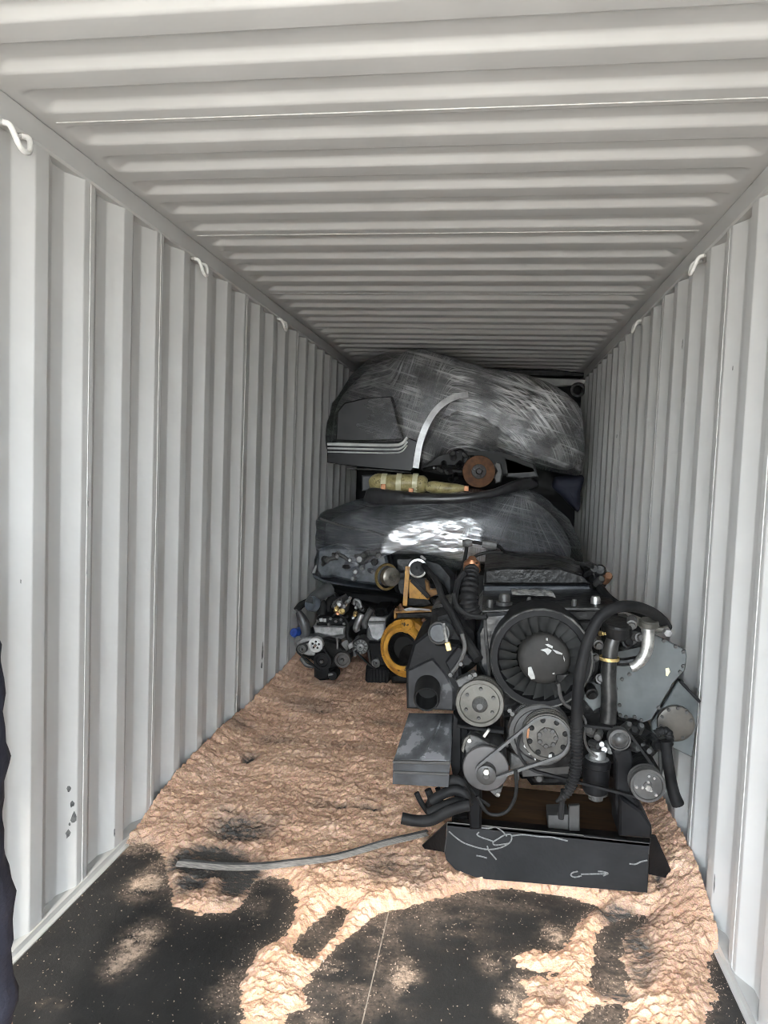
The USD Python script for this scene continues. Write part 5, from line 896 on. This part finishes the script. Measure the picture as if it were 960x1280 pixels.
body = chain([(J(0, 0, 1.0), .15), (J(0, 0, 1.25), .165), (J(0, .0, 1.40), .13)]) + chain([(J(-.17, 0, 1.42), .075), (J(0, 0, 1.45), .09), (J(.17, 0, 1.42), .075)]) + chain([(J(0, 0, 1.45), .06), (J(0, .015, 1.56), .055)])
arms = None
for s in (-1, 1):
    a = chain([(J(s*.185, 0, 1.42), .068), (J(s*.215, -.01, 1.14), .056), (J(s*.215, .04, .89), .045)]); arms = a if arms is None else arms + a
part(pe, 'jacket', smooth_body(body + arms, .022, 10, .028, 4), JACK, smooth=True)
legs = None
for s in (-1, 1):
    l = chain([(J(s*.085, 0, .95), .105), (J(s*.10, .01, .52), .075), (J(s*.11, -.01, .10), .06)]); legs = l if legs is None else legs + l
part(pe, 'trousers', smooth_body(legs + chain([(J(-.08, 0, .96), .12), (J(.08, 0, .96), .12)]), .022, 10, .018, 7), TROU, smooth=True)
head = chain([(J(0, .02, 1.62), .068), (J(0, .0, 1.70), .085), (J(0, -.01, 1.72), .088)]) + chain([(J(0, .055, 1.585), .035), (J(0, .06, 1.63), .045)]) + chain([(J(0, .095, 1.665), .010), (J(0, .112, 1.64), .014)]) + sph(J(-.083, 0, 1.66), .022) + sph(J(.083, 0, 1.66), .022) + chain([(J(0, .01, 1.5), .053), (J(0, .01, 1.6), .053)])
hd = part(pe, 'head', smooth_body(head, .008, 6), SKIN, smooth=True)
for s in (-1, 1): part(hd, 'eye', trimesh.creation.icosphere(2, .012).apply_translation(J(s*.032, .088, 1.675)), WHITE, smooth=True)
part(hd, 'mouth', box(J(0, .100, 1.607), (.045, .008, .010), .004), noisy('lips', (.32, .13, .11), (.36, .15, .13), 10))
part(pe, 'hair', smooth_body(chain([(J(0, -.02, 1.735), .088), (J(0, -.035, 1.68), .085)]) , .012, 4, .012, 3), noisy('hair_dark', (.01, .008, .007), (.02, .016, .014), 30, (.5, .7)), smooth=True)
for s in (-1, 1):
    h0 = J(s*.213, .05, .85); hand = chain([(h0, .030), (h0 + [0, .01, -.05], .034)])
    for i, (dy, L) in enumerate(((.030, .075), (.010, .085), (-.010, .08), (-.028, .062))):
        b0 = h0 + [0, dy + .01, -.075]; hand += chain([(h0 + [0, dy*.6, -.03], .011), (b0, .010), (b0 + [-s*.012, .004, -L*.5], .009), (b0 + [-s*.030, .006, -L*.9], .0075)])
    hand += chain([(h0 + [0, .03, -.01], .012), (h0 + [-s*.01, .055, -.05], .011), (h0 + [-s*.02, .058, -.085], .009)])
    part(pe, 'hand', smooth_body(hand, .005, 4), SKIN, smooth=True)
    sh_ = chain([(J(s*.11, -.05, .045), .045), (J(s*.115, .08, .04), .042), (J(s*.12, .17, .032), .032)]) ^ m3.Manifold.cube((1, 1, .5)).translate((PX + s*.11 - .5, PY - .5, .0))
    part(pe, 'shoe', smooth_body(sh_, .012, 3), BLKP, smooth=True)
